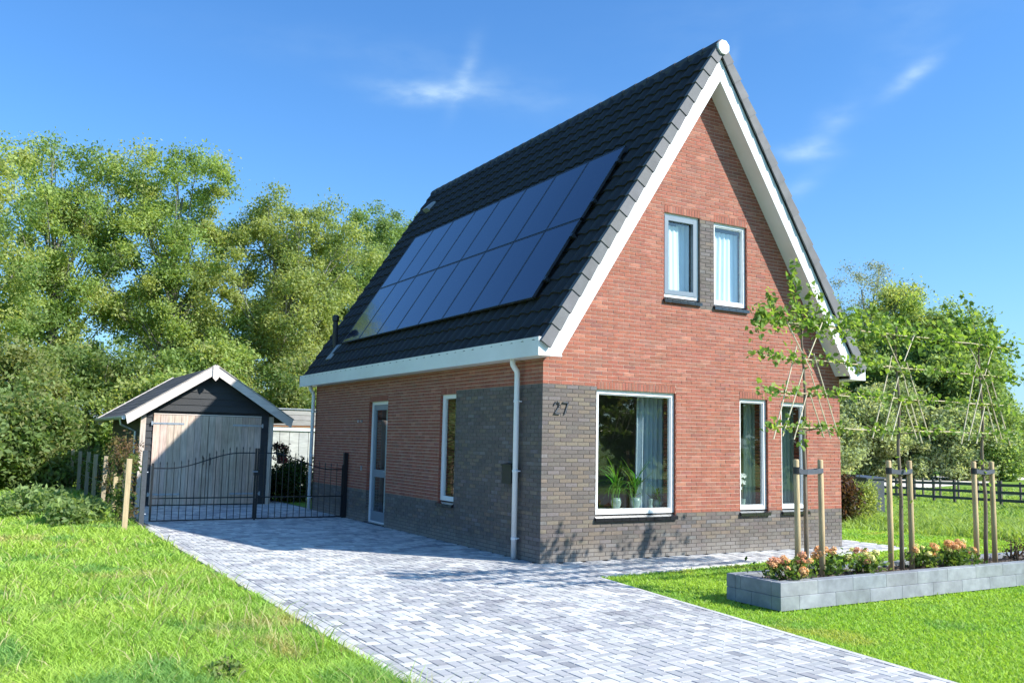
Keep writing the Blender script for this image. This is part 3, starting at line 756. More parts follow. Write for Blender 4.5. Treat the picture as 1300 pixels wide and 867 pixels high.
# border courses
y = -6.95
while y < 7.1:
    pav.append((-4.24, -4.145, y, y+.2)); y += .2
def pcol(x, y):
    q = patch[int((x+5)*2.2) % 40, int((y+8)*2.6) % 120]
    c = random.choice(pool) if random.random() < .55 else (pool[int(q*99)])
    return jit(c, .07, .012)
pav = [(*q, pcol((q[0]+q[1])/2, (q[2]+q[3])/2)) for q in pav]
def paver_geo(m_, x0, x1, y0, y1, z):
    g_ = gap; c_ = .004
    x0 += g_; x1 -= g_; y0 += g_; y1 -= g_
    b = len(m_.v)
    m_.v += [(x0,y0,z-.014),(x1,y0,z-.014),(x1,y1,z-.014),(x0,y1,z-.014),(x0,y0,z-c_),(x1,y0,z-c_),(x1,y1,z-c_),(x0,y1,z-c_),
             (x0+c_,y0+c_,z),(x1-c_,y0+c_,z),(x1-c_,y1-c_,z),(x0+c_,y1-c_,z)]
    m_.face([b+8,b+9,b+10,b+11])
    for a, e in ((0,1),(1,2),(2,3),(3,0)): m_.face([b+a,b+e,b+4+e,b+4+a]); m_.face([b+4+a,b+4+e,b+8+e,b+8+a])
def vis(q):   # rough visibility in the photograph, then by distance
    c = Vector(((q[0]+q[1])/2, (q[2]+q[3])/2, 0)); v = c-CAM; z = v.dot(d)
    X = v.dot(r2)/z*1144.6+650; Y = 433.8-v.dot(u2)/z*1144.6
    return (0 if (z > 0 and -5 < X < 1305 and Y < 871) else 1000)+v.length
pav.sort(key=vis)
pcache = {}
for q in pav[:300]:
    key = (round(q[1]-q[0], 3), round(q[3]-q[2], 3), random.randrange(14))
    if key not in pcache:
        m_ = MB(); m_.col = q[4]; hx, hy = key[0]/2, key[1]/2; paver_geo(m_, -hx, hx, -hy, hy, 0); pcache[key] = m_.mesh('paver', ['paver'])
    ob = bpy.data.objects.new('paver', pcache[key]); COL.objects.link(ob); ob.parent = drive
    ob.location = ((q[0]+q[1])/2, (q[2]+q[3])/2, random.uniform(-.0015, .0015)+.002); ob.rotation_euler = (random.uniform(-.006,.006), random.uniform(-.006,.006), 0)
mb = MB()
for q in pav[300:]: mb.col = q[4]; paver_geo(mb, q[0], q[1], q[2], q[3], .002+random.uniform(-.0018, .0018))
mb.build('paving', ['paver'], drive, kind='stuff')
# kerb strips
y = -7.0
m_ = MB(); m_.box(-4.325,-4.245,-7.0,7.1,-.06,-.01); kerb = m_.build('kerb', ['bedding'], None, kind='structure')
while y < 7.0:
    m_ = MB(); m_.col = jit((.52,.50,.46), .07, .02); m_.box(-4.328,-4.248,y+.003,min(y+.997,7.1),-.05,.006); m_.build('kerb_stone', ['kerb'], kerb); y += 1.0
# right edge: narrow kerb along the drive, slightly oblique
n = 6
for i in range(n):
    ya, yb = -1.33-i*.94-.004, -1.33-(i+1)*.94+.004
    m_ = MB(); m_.col = jit((.55,.54,.52), .06, .02)
    m_.hexa([(dr_right(ya),ya,-.05),(dr_right(ya)+.06,ya,-.05),(dr_right(yb)+.06,yb,-.05),(dr_right(yb),yb,-.05),(dr_right(ya),ya,.004),(dr_right(ya)+.06,ya,.004),(dr_right(yb)+.06,yb,.004),(dr_right(yb),yb,.004)])
    m_.build('kerb_stone', ['kerb'], kerb)
for i in range(8):
    xa, xb = i*.92+.004, (i+1)*.92-.004
    m_ = MB(); m_.col = jit((.58,.57,.55), .06, .02)
    m_.hexa([(xa,path_front(xa)-.06,-.05),(xb,path_front(xb)-.06,-.05),(xb,path_front(xb),-.05),(xa,path_front(xa),-.05),(xa,path_front(xa)-.06,.004),(xb,path_front(xb)-.06,.004),(xb,path_front(xb),.004),(xa,path_front(xa),.004)])
    m_.build('kerb_stone', ['kerb'], kerb)
# pavement and road in front of the plot
m_ = MB(); m_.box(-60, 60, -8.6, -7.04, -.06, -.017); pvm = m_.build('pavement', ['bedding'], None, kind='structure')
m_ = MB()
for i in range(-30, 24):
    for j in range(5):
        m_.col = jit((.36,.345,.33), .1, .02); x0 = i*.3+(.15 if j % 2 else 0); paver_geo(m_, x0, x0+.3, -8.58+j*.3, -8.58+(j+1)*.3, -.003)
m_.build('paving_slabs', ['paver'], pvm, kind='stuff')
m_ = MB(); m_.box(-60, 60, -14.5, -8.62, -.09, -.02); m_.build('road', ['asphalt'], None, kind='structure')
# sandy riding arena far right
m_ = MB(); m_.poly([(44,31.5,-1.462),(99,50.3,-1.462),(150,57,-1.462),(160,72,-1.462),(123,64.3,-1.462),(76.8,57.4,-1.462),(52,50,-1.462)])
m_.build('riding_arena', ['sand'], None, kind='structure')

# ------------------------------------------------------------------ planter
pl_ = thing('planter', 'long low planter of stacked blue grey garden blocks in the front lawn', 'planter', (3.2, -3.75, 0))
PX0, PX1, PY0, PY1, BH = .43, 6.6, -4.15, -3.33, .15
def blk(x0, x1, y0, y1, z0):
    m_ = MB(); m_.col = jit((.225,.245,.27), .10, .02); g_ = .0025
    x0 += g_; x1 -= g_; y0 += g_; y1 -= g_; b = .006; z1 = z0+BH-.004
    m_.hexa([(x0,y0,z0),(x1,y0,z0),(x1,y1,z0),(x0,y1,z0),(x0,y0,z1-b),(x1,y0,z1-b),(x1,y1,z1-b),(x0,y1,z1-b)])
    m_.hexa([(x0,y0,z1-b),(x1,y0,z1-b),(x1,y1,z1-b),(x0,y1,z1-b),(x0+b,y0+b,z1),(x1-b,y0+b,z1),(x1-b,y1-b,z1),(x0+b,y1-b,z1)])
    m_.build('block', ['block'], pl_)
for c in range(2):
    z0 = -.0+c*BH-.003; T = .14
    off = 0 if c else .29
    xs_ = [PX0]+[x for x in np.arange(PX0+(.58 if c else .29+.0), PX1-.1, .58)]+[PX1]
    for a, b in zip(xs_[:-1], xs_[1:]): blk(a, b, PY0, PY0+T, z0)
    for a, b in zip(xs_[:-1], xs_[1:]): blk(a, b, PY1-T, PY1, z0)
    ys_ = [PY0+T, PY0+T+(.58-T if c else .29), PY1-T] if not c else [PY0+T, PY0+.60, PY1-T]
    for a, b in zip(ys_[:-1], ys_[1:]):
        if b-a > .02: blk(PX0, PX0+T, a, b, z0)
    blk(PX1-T, PX1, PY0+T, PY1-T, z0)
n = 60; m_ = MB()
for i in range(n):
    for j in range(8):
        hh = lambda a, b: .245+.025*math.sin(a*1.9+b*.7)*math.cos(b*2.3+a*.31)+.012*math.sin(a*5+b*3)
        X_ = lambda a: PX0+.13+(PX1-PX0-.26)*a/n; Y_ = lambda b: PY0+.13+(PY1-PY0-.26)*b/8
        m_.poly([(X_(i),Y_(j),hh(i,j)),(X_(i+1),Y_(j),hh(i+1,j)),(X_(i+1),Y_(j+1),hh(i+1,j+1)),(X_(i),Y_(j+1),hh(i,j+1))])
for k in range(500):   # clods
    x, y = random.uniform(PX0+.16, PX1-.16), random.uniform(PY0+.16, PY1-.16); s_ = random.uniform(.006, .022)
    pts = [Vector((x+s_*random.uniform(.6,1.2)*math.cos(a), y+s_*random.uniform(.6,1.2)*math.sin(a), .235)) for a in (0,1.26,2.5,3.77,5)]
    for q in range(5): m_.poly([pts[q], pts[(q+1)%5], (x, y, .262+s_*random.uniform(.3,1))])
m_.build('soil', ['soil'], pl_, kind='stuff')

# generic leaf clouds -----------------------------------------------------
def leaf_cloud(C, spread, n_per, size, tints, rs, flat=.75, upbias=.5, aspect=.5):
    """C (k,3) clump centres, spread (k,), returns V,F,T of folded diamond leaves"""
    k = len(C); n = k*n_per
    c = np.repeat(C, n_per, 0); sp = np.repeat(spread, n_per)[:, None]
    off = rs.randn(n, 3)*sp*.5; off[:, 2] *= flat
    P = c+off
    nrm_ = rs.randn(n, 3)*.8; nrm_[:, 2] += upbias; nrm_ /= np.linalg.norm(nrm_, axis=1)[:, None]
    a = np.cross(nrm_, rs.randn(n, 3)); a /= np.linalg.norm(a, axis=1)[:, None]; b = np.cross(nrm_, a)
    s = (size*(.6+.8*rs.rand(n)))[:, None]
    V = np.stack([P-a*s, P+b*s*aspect+nrm_*s*.12, P+a*s, P-b*s*aspect+nrm_*s*.12], 1).reshape(-1, 3)
    F = np.arange(4*n).reshape(-1, 4)
    ct = np.repeat(tints[rs.randint(len(tints), size=k)], n_per, 0)
    T = ct*(.75+.5*rs.rand(n, 1))
    return V, F, np.clip(T, 0, 1)
G1 = np.array([(.33,.44,.13),(.39,.48,.15),(.27,.38,.115),(.43,.48,.17),(.22,.32,.10)])       # ash, robinia: fresh yellow green
G2 = np.array([(.19,.28,.085),(.23,.31,.10),(.16,.23,.075),(.29,.32,.12)])                          # dark understorey
G3 = 1.2*np.array([(0.336,0.395,0.235),(0.286,0.344,0.202),(0.403,0.437,0.269)])                                          # willow, grey green
G4 = np.array([(.27,.38,.14),(.32,.42,.15),(.23,.32,.125)])
G5 = np.array([(.36,.42,.15),(.41,.46,.17),(.30,.37,.13)])
def tree(name, x, y, z0, h, rx, ry, trunk_h, tints, label, group, seed, nclump=150, nleaf=190, leaf=.078, spread=.62, bark=(.22,.21,.18), lobes=9, tr=None, flat=.8, sparse=1, lean=(0,0), cat='tree', low=None):
    rs = np.random.RandomState(seed); rnd = random.Random(seed)
    t = thing(name, label, cat, (x, y, z0), group)
    m_ = MB(); m_.col = bark
    tr = tr or h*.018+.05
    top = Vector((x+lean[0], y+lean[1], z0+h*.86)); tp = []
    for k in range(9):
        f = k/8; tp.append(Vector((x, y, z0-.2)).lerp(top, f)+Vector((math.sin(k*1.7+seed)*.12*f*rx*.3, math.cos(k*1.3+seed)*.12*f*ry*.3, 0)))
    m_.tube(tp, [tr*(1.35 if k == 0 else 1)*(1-.85*k/8)+.01 for k in range(9)], 8)
    m_.build('trunk', ['bark'], t, smooth=True)
    # lobes of the crown
    lo = low if low is not None else trunk_h
    Ls = []
    for k in range(lobes):
        f = (k+.5)/lobes; zz = lo+(h-lo)*(.12+.80*f); wz = math.sin(math.pi*min(1, .24+.60*f))**.7
        a = k*2.4+seed; ro = .55*wz if k < lobes-1 else .1
        Ls.append((x+lean[0]*f+math.cos(a)*rx*ro, y+lean[1]*f+math.sin(a)*ry*ro, z0+zz, rx*(.42+.26*rnd.random())*(.6+.4*wz), ry*(.42+.26*rnd.random())*(.6+.4*wz), (h-lo)*(.17+.08*rnd.random())))
    Cs = []
    while len(Cs) < nclump:
        l_ = Ls[rnd.randrange(lobes)]; v = rs.randn(3); v /= np.linalg.norm(v); rr = .45+.6*rs.rand()**.6
        p = np.array([l_[0]+v[0]*l_[3]*rr, l_[1]+v[1]*l_[4]*rr, l_[2]+v[2]*l_[5]*rr*1.15])
        if p[2] > z0+h or p[2] < z0+lo*.6: continue
        Cs.append(p)
    Cs = np.array(Cs)
    V, F, T = leaf_cloud(Cs, spread*(.6+.8*rs.rand(nclump)), int(nleaf*sparse), leaf, tints, rs, flat=flat)
    npmesh('crown', V, F, T, 'leaf', parent=t)
    # limbs reaching to clumps
    m_ = MB(); m_.col = bark
    for k in range(min(46, nclump)):
        c = Vector(Cs[k]); zz = min(max((c.z-z0)*.62, trunk_h*.6), h*.75); f = (zz+.2)/(h*.86+.2); i = min(int(f*8), 7)
        s = tp[i].lerp(tp[i+1], f*8-i); mid = s.lerp(c, .5)+Vector((rnd.uniform(-.3,.3), rnd.uniform(-.3,.3), -.1*(c-s).length*.5))
        rr = tr*.30*(1-f*.55)
        m_.tube([s, mid, c], [rr, rr*.55, rr*.16+.004], 5, cap=False)
        for q in range(3):
            e = c+Vector((rnd.uniform(-1,1), rnd.uniform(-1,1), rnd.uniform(-.2,.9)))*spread*.9; m_.tube([mid.lerp(c, .5+.15*q), e], [rr*.25+.004, .006], 4, cap=False)
    m_.build('branch', ['bark'], t)
    return t
GL = 'tall trees behind the shed'
tree('ash_tree', -9.5, 31, 0, 13.2, 4.2, 3.4, 3, G1, 'fresh green ash tree at the left edge of the photo', None, 1, 230, 330)
tree('ash_tree', -4.4, 37, 0, 15.8, 4.1, 3.4, 3.5, G1, 'tallest yellow green ash tree, left of the shed, sky showing through', None, 2, 250, 300)
tree('ash_tree', .9, 36.5, 0, 16.0, 4.6, 3.4, 3.5, G1, 'broad ash tree with thin trunk rising right behind the shed ridge', None, 13, 260, 290)
tree('ash_tree', 6.3, 35, 0, 14.3, 4.5, 3.6, 2.5, G5, 'round olive green tree between the shed and the house roof', None, 4, 270, 340)
tree('ash_tree', 13.6, 40, 0, 15.9, 4.4, 3.6, 3, G4, 'light green tree whose top shows just left of the house roof', None, 5, 230, 340)
tree('maple_tree', 3.6, 46, 0, 9.6, 4.0, 3, 2, G2, 'darker tree in the gap behind the shed', None, 6, 100, 330)
tree('maple_tree', 9.8, 42, 0, 12.2, 4.6, 3, 1.5, G5, 'olive tree low behind the chimney flue', None, 7, 160, 330)
tree('maple_tree', -16, 27, 0, 12, 4.4, 4, 2, G1, 'ash tree just outside the left edge', None, 8, 100, 160)
tree('maple_tree', -23, 20, 0, 12, 5, 5, 2, G4, 'tree at the left, seen mirrored in the side window', None, 9, 100, 160)
tree('maple_tree', -24, 8, 0, 11, 5, 5, 2, G1, 'tree far left, seen mirrored in the side door', None, 10, 100, 160)
US = [(-9.6,24,4.6,2.6,G4),(-7.4,21,3.4,1.9,G4),(-6.0,27,5.2,2.8,G2),(-2.6,30,6.2,3.0,G2),(1.6,30,6.4,3.0,G1),(5.2,29,5.6,2.8,G2),(8.6,31,6.6,3.0,G1),(-8.6,17.5,2.6,1.7,G4),(-11.5,20,4.2,2.2,G1),(12,33,6.5,3.2,G2),(-5.6,20,2.8,1.2,G2),(-13,28,6,3,G2),(-1,26,4.6,2.2,G1)]
UL = ['bright green elder bush at the left edge of the meadow','light green bush in front of the dark bushes on the left','dark bush filling the gap below the ash trees on the left','dark undergrowth bush behind the shed roof','light bush standing above the shed roof','dark bush right behind the shed ridge','bush with pale limbs beside the house eave','low bright bush in front on the left by the long grass','yellow green bush at the far left edge','dark bush seen beneath the eave corner','narrow dark bush at the far end of the stake fence','deep green bush under the leftmost ash','light bush just above the shed gutter']
for k, (x, y, h, rr, tt) in enumerate(US):
    tree('bush', x, y, 0, h*.88, rr, rr, .3, tt, UL[k], None, 40+k, 90, 300, leaf=.085, spread=.6, lobes=6, tr=.06, low=.1, cat='bush', flat=.8)
# trees on the right, beyond the arena
RT = [('maple_tree',78,63,20.5,6.4,'G4','tall green tree nearest the house gable at the right',1),
      ('poplar_tree',88,63.5,27,9.0,'SP','thin leaved grey blue poplar rising above the right hand trees',.5),
      ('poplar_tree',88,58.5,22.5,7.2,'G1','broad yellow green tree behind the middle espalier',1),
      ('maple_tree',91,53,19.5,6.6,'G4','green tree left of the right hand espalier leader',1),
      ('maple_tree',92,51,12.5,4.4,'G4','lower green tree sloping down at the right',1),
      ('maple_tree',92.5,49.8,8.0,3.2,'G4','lowest bright green tree at the right end of the wood',1)]
SP = np.array([(0.308,0.336,0.28),(0.28,0.308,0.252)])
for k, (nm, x, y, h, rr, tt, lb, sp) in enumerate(RT):
    tree(nm, x, y, -1.45, h, rr, rr*.7, 2, dict(G1=G1,G4=G4,SP=SP)[tt], lb, None, 70+k, 150, 400, leaf=.19 if sp == 1 else .12, spread=1.3, sparse=sp, low=1.0)
for k, (x, y, h, rr, tt, lb) in enumerate([(72,56,8.5,5,G3,'grey green willow shrub beyond the arena, next to the house'),(80,54,10,5.5,G3,'large grey green willow shrub in the middle of the right background'),(87,50,7.5,4.6,G3,'grey willow shrub behind the right stakes'),(84,57,14,5,G4,'bushy green tree behind the willow shrubs'),(90.5,48.3,5,2.6,G4,'bright green shrub at the end of the willow row'),(76,60,12,5,G2,'dark tree behind the willow next to the house')]):
    tree('willow_shrub', x, y, -1.45, h, rr, rr*.7, .5, tt, lb, None, 90+k, 130, 330, leaf=.19, spread=1.1, low=.1, lobes=7, cat='shrub')
# far hedge and far tree line
def hedge(name, pts, wd, h, z0, tints, label, seed, dens, leaf, cat='hedge', parts=True):
    rs = np.random.RandomState(seed); t = thing(name, label, cat, (*pts[0], z0))
    Cs = []; 
    for (a, b) in zip(pts[:-1], pts[1:]):
        a, b = Vector(a), Vector(b); ln = (b-a).length; n = int(ln*dens); dr = (b-a)/ln; nn = Vector((-dr.y, dr.x))
        for k in range(n):
            q = a+dr*ln*rs.rand()+nn*wd*(rs.rand()-.5); Cs.append((q.x, q.y, z0+h*(.08+.9*rs.rand())))
    Cs = np.array(Cs); V, F, T = leaf_cloud(Cs, np.full(len(Cs), leaf*2.6), 26, leaf, tints, rs, flat=1)
    npmesh('foliage', V, F, T, 'leaf', parent=t)
    m_ = MB(); m_.col = (.08,.07,.05)
    for (a, b) in zip(pts[:-1], pts[1:]):
        a, b = Vector(a), Vector(b); n = max(3, int((b-a).length/ (1.2 if h > 1 else .5)))
        for k in range(n): q = a.lerp(b, (k+.5)/n); m_.tube([(q.x,q.y,z0-.05),(q.x+rs.randn()*.08,q.y,z0+h*.8)], [.02+h*.008, .008], 5)
    m_.build('stem', ['bark'], t)
    return t
hedge('clipped_hedge', [(109,60.5),(146,58)], 1.2, 1.75, -1.46, G2, 'dark clipped hedge at the far right beyond the sand', 5, 14, .22)
tl = hedge('far_wood', [(112,63),(230,30)], 16, 5.5, -1.46, np.array([(.09,.12,.05),(.11,.14,.06)]), 'distant low tree line at the right horizon', 6, 9, .7, cat='wood')
hedge('far_wood', [(40,140),(260,75)], 20, 9, -1.46, np.array([(.08,.12,.05),(.10,.13,.06)]), 'distant wood hidden behind the right hand trees', 8, 6, 1.0, cat='wood')
# trees across the road, behind the photographer (they show in the window panes)
ROADL = ['dark tree across the road, %s' % q for q in ('straight behind the photographer','second to the right behind the photographer','third along the road, mirrored in the big window','mirrored in the left slim window','mirrored in the right slim window','farthest along the road','to the left behind the photographer')]
for k, (x, y, h) in enumerate([(16,-34,9),(26,-30,10),(35,-25,9),(44,-18,10),(53,-10,9),(62,-2,9),(8,-38,10)]):
    tree('street_tree', x, y, 0, h, 5.2, 4.5, 2, G2, ROADL[k], 'trees across the road', 120+k, 70, 110, leaf=.30, spread=1.3, low=.6)

# ------------------------------------------------------------------ paddock fence far right
FA, FB = Vector((36.6,11.3,-.62)), Vector((45.4,32.7,-1.25))
pf = thing('paddock_fence', 'dark timber three rail paddock fence across the far meadow', 'fence', (FA.x, FA.y, FA.z))
fd = (FB-FA); nposts = 12; fh = Vector((fd.x, fd.y, 0)).normalized(); fnn = Vector((-fh.y, fh.x, 0))
for k in range(nposts+1):
    q = FA+fd*k/nposts; m_ = MB(); m_.col = jit((.07,.06,.055)); a = .06
    m_.box(q.x-a, q.x+a, q.y-a, q.y+a, q.z-.45, q.z+1.02); m_.build('post', ['blackwood'], pf)
for zz in (0.02, .42, .80):
    for k in range(0, nposts, 2):
        a_, b_ = FA+fd*k/nposts, FA+fd*(k+2)/nposts; m_ = MB(); m_.col = jit((.055,.05,.048)); o = Vector((-.075, .03, 0)); zj = random.uniform(-.02,.02)
        dn = Vector((0,0,1)); m_.hexa([a_+o+dn*(zz-.075), b_+o+dn*(zz-.075+zj), b_+o+fnn*.04+dn*(zz-.075+zj), a_+o+fnn*.04+dn*(zz-.075), a_+o+dn*(zz+.075), b_+o+dn*(zz+.075+zj), b_+o+fnn*.04+dn*(zz+.075+zj), a_+o+fnn*.04+dn*(zz+.075)])
        m_.build('rail', ['blackwood'], pf)
pf2 = thing('wire_fence', 'thin post fence standing behind the dark paddock fence', 'fence', (42, 14, -1))
for k in range(16):
    f = k/15; q = Vector((41,9,-1.1)).lerp(Vector((50,34,-1.45)), f); m_ = MB(); m_.col = (.14,.12,.10); m_.box(q.x-.05,q.x+.05,q.y-.05,q.y+.05,q.z-.1,q.z+1.25); m_.build('post', ['stake'], pf2)
for zz in (.5, 1.1):
    m_ = MB(); m_.col = (.5,.5,.48); m_.tube([Vector((41,9,-1.1+zz)), Vector((50,34,-1.45+zz))], .02, 4); m_.build('rail', ['cane'], pf2)

# reddish shrub and grey bin beside the house, back right
def shrub(name, x, y, z, h, rr, tints, label, seed, n=60, leaf=.035, nl=60, cat='shrub', sp=.16, group=None):
    rs = np.random.RandomState(seed); t = thing(name, label, cat, (x, y, z), group)
    a = rs.rand(n)*6.283; q = np.sqrt(rs.rand(n))*rr; zz = z+h*(.1+.85*rs.rand(n)); q *= np.sqrt(np.clip(1-((zz-z)/h-.45)**2*1.6, .15, 1))
    C = np.stack([x+q*np.cos(a), y+q*np.sin(a), zz], 1)
    V, F, T = leaf_cloud(C, np.full(n, sp), nl, leaf, tints, rs, flat=1)
    npmesh('foliage', V, F, T, 'leaf', parent=t)
    m_ = MB(); m_.col = (.12,.09,.06)
    for k in range(min(n, 26)): m_.tube([(x+.05*math.cos(k), y+.05*math.sin(k), z), tuple(C[k])], [.012, .004], 5, cap=False)
    m_.build('stem', ['bark'], t)
    return t
RED = np.array([(.10,.055,.035),(.09,.07,.035),(.12,.06,.04),(.07,.08,.03)])
shrub('beech_shrub', 10.9, 3.75, -.02, 1.05, .42, RED, 'reddish brown shrub beside the right corner of the house', 3, 110, .045, 70, sp=.2)
shrub('privet_shrub', 11.6, 3.8, -.02, .85, .45, G5, 'olive shrub right of the reddish one by the house corner', 4, 80, .04, 60, sp=.22)
sb = thing('storage_box', 'grey garden storage box behind the reddish shrub', 'box', (14.2, 5.9, 0))
m_ = MB(); m_.box(14.0,14.75,5.4,6.1,-.05,.92); m_.build('body', ['grey_metal'], sb)
m_ = MB(); m_.prism([(13.95,5.35,.92),(13.95,6.15,.92),(13.95,6.15,1.0),(13.95,5.35,.96)], (.85,0,0)); m_.build('lid', ['grey_metal'], sb)

# ------------------------------------------------------------------ espaliers, stakes, canes
TY = -3.74; TX = [1.29, 3.02, 4.80]
LG = np.array([(0.18,0.3,0.06),(0.24,0.372,0.072),(0.144,0.252,0.054),(0.288,0.396,0.096)])
order = ['left', 'middle', 'right']
tl_ = ['young espaliered lime tree before the two slim windows, crown over the brick gable',
       'middle young espaliered lime tree, seen against the dark background trees',
       'right young espaliered lime tree with a tall leader against the sky']
shoots = [ # x offset, z end, height of leader etc.
    [(-.10,3.95),(.12,3.7),(-.55,3.55),(-.80,3.32),(.3,3.6),(-.3,3.75),(.45,3.35)],
    [(-.2,3.6),(.1,3.7),(.3,3.55),(-.45,3.5),(.55,3.5),(0,3.6),(.4,3.6)],
    [(.22,4.0),(-.45,3.5),(.05,3.85),(.5,3.65),(.66,3.45),(-.2,3.35),(.35,3.5),(.8,3.0),(.75,2.7),(.1,3.7)]]
for ti, x in enumerate(TX):
    rs = np.random.RandomState(200+ti); rnd = random.Random(200+ti)
    t = thing('espalier_tree', tl_[ti], 'tree', (x, TY, .25))
    m_ = MB(); m_.col = (.19,.15,.11)
    pts = [(x+.012*math.sin(k*1.9+ti), TY+.012*math.cos(k*1.4), .22+k*.31) for k in range(11)]
    m_.tube(pts, [.030-.0019*k for k in range(11)], 9); m_.build('trunk', ['bark'], t, smooth=True)
    LP = []; LS = []
    for li, z in enumerate((1.98, 2.38, 2.78, 3.2)):
        ext = [.74,.80,.84,.86][li]
        for sg in (-1, 1):
            m_ = MB(); m_.col = (.20,.16,.10); e = ext*rnd.uniform(.9,1.1)
            bp = [(x, TY, z-.04), (x+sg*e*.4, TY-.02, z+.01*rnd.uniform(-1,1)), (x+sg*e*.8, TY-.02, z+.02), (x+sg*e, TY-.03, z+.07)]
            m_.tube(bp, [.012,.009,.006,.003], 6); m_.build('branch', ['bark'], t)
            n = [[62,70,90,190],[64,80,100,170],[50,70,100,170]][ti][li]
            for k in range(n):
                f = rnd.random()**.8; LP.append((x+sg*e*f+rnd.gauss(0,.03), TY-.04+rnd.gauss(0,.055), z+rnd.gauss(.01,[.04,.05,.05,.10][li]))); LS.append(rnd.uniform(.024,.042))
    for (dx, zt) in shoots[ti]:
        m_ = MB(); m_.col = (.20,.17,.10); zb = 3.15 if zt > 3.2 else zt-.05
        a, b = Vector((x+dx*.25, TY, zb)), Vector((x+dx, TY+(rnd.uniform(.1,.6) if ti else rnd.uniform(-.1,.1)), zt)); mid = a.lerp(b, .5)+Vector((dx*.12, 0, -.03))  # middle and right shoots lean back so their shade reaches the front wall
        m_.tube([a, mid, b], [.008,.005,.002], 5); m_.build('shoot', ['bark'], t)
        for k in range(int((b-a).length*60)+10):
            f = rnd.random()**.8; q = (a.lerp(mid, f*2) if f < .5 else mid.lerp(b, f*2-1))
            LP.append((q.x+rnd.gauss(0,.03), q.y+rnd.gauss(0,.03), q.z+rnd.gauss(0,.03))); LS.append(rnd.uniform(.026,.046))
    for k in range(22): LP.append((x+rnd.gauss(0,.05), TY+rnd.gauss(0,.04), rnd.uniform(1.7,2.1) if ti == 0 else rnd.uniform(1.0,3.1))); LS.append(.035)
    if ti:
        for k in range(110): LP.append((x+rnd.uniform(-.85,.85), TY+abs(rnd.gauss(0,.32)), rnd.uniform(3.22,3.62)-.1*rnd.random())); LS.append(rnd.uniform(.026,.044))  # extra leaves added to thicken the shadow on the front wall
    P = np.array(LP); n = len(P); s = np.array(LS)[:, None]
    nr = rs.randn(n, 3)*.7+np.array([.15,-.5,.45]); nr /= np.linalg.norm(nr, axis=1)[:, None]
    a = np.cross(nr, rs.randn(n, 3)); a /= np.linalg.norm(a, axis=1)[:, None]; b = np.cross(nr, a)
    up = nr*s*.18
    V = np.stack([P-a*s, P-a*s*.5+b*s*.7+up, P+a*s*.25+b*s*.62+up, P+a*s*1.15, P+a*s*.25-b*s*.62+up, P-a*s*.5-b*s*.7+up], 1).reshape(-1, 3)
    i6 = np.arange(n)[:, None]*6
    F = np.concatenate([i6+np.array([[0,1,2,3]]), i6+np.array([[0,3,4,5]])], 0)
    T = LG[rs.randint(4, size=n)]*(.8+.4*rs.rand(n, 1)); T = np.concatenate([T, T])
    npmesh('leaves', V, F, T, 'leaf', parent=t, kind='stuff')
    # bamboo trellis
    tr = thing('bamboo_trellis', ['left','middle','right'][ti]+' fan of pale bamboo canes tied to the '+['left','middle','right'][ti]+' espalier', 'trellis', (x, TY-.05, 1.9))
    def cane(p, q, rr=.0088):
        m_ = MB(); m_.col = jit((.66,.56,.38), .1, .03); p, q = Vector(p), Vector(q)
        pts = []; rd = []
        for k in range(9): pts.append(p.lerp(q, k/8)); rd.append(rr*(1.15 if k % 2 else 1)*(1-.02*k))
        m_.tube(pts, rd, 6); m_.build('cane', ['cane'], tr)
    yy = TY-.045
    for k, (xb, xt, zb, zt) in enumerate([(-.56,-.16,1.86,2.93),(-.40,-.06,1.86,2.66),(-.23,-.03,1.86,2.36),(.56,.13,1.86,2.86),(.40,.06,1.86,2.62),(.24,.03,1.86,2.36),(-.28,.10,3.2,2.62),(.26,.02,3.22,2.80)]):
        jx = rnd.uniform(-.025,.025); cane((x+xb+jx, yy-.012*(k % 3), zb+rnd.uniform(-.03,.03)), (x+xt, yy-.012*(k % 3), zt))
for li, z in enumerate((1.98, 2.38, 2.78, 3.2)):
    for seg, (a, b) in enumerate(((.60, 3.05), (2.75, 5.35))):
        t = thing('bamboo_cane', '%s horizontal bamboo cane on the %s' % (['lowest','second','third','topmost'][li], ['left espalier, before the brick gable','right espaliers, against the trees'][seg]), 'cane', (a, TY+.04, z), 'horizontal canes tying the espaliers together')
        m_ = MB(); m_.col = jit((.58,.49,.32), .1, .03); n = 12
        m_.tube([(a+(b-a)*k/n, TY-.028-seg*.012, z+.005*math.sin(k*1.3+li)-.012*li*0+seg*.008) for k in range(n+1)], [.006 if k % 2 else .007 for k in range(n+1)], 6); m_.build('cane', ['cane'], t)
sidx = ['left', 'right']
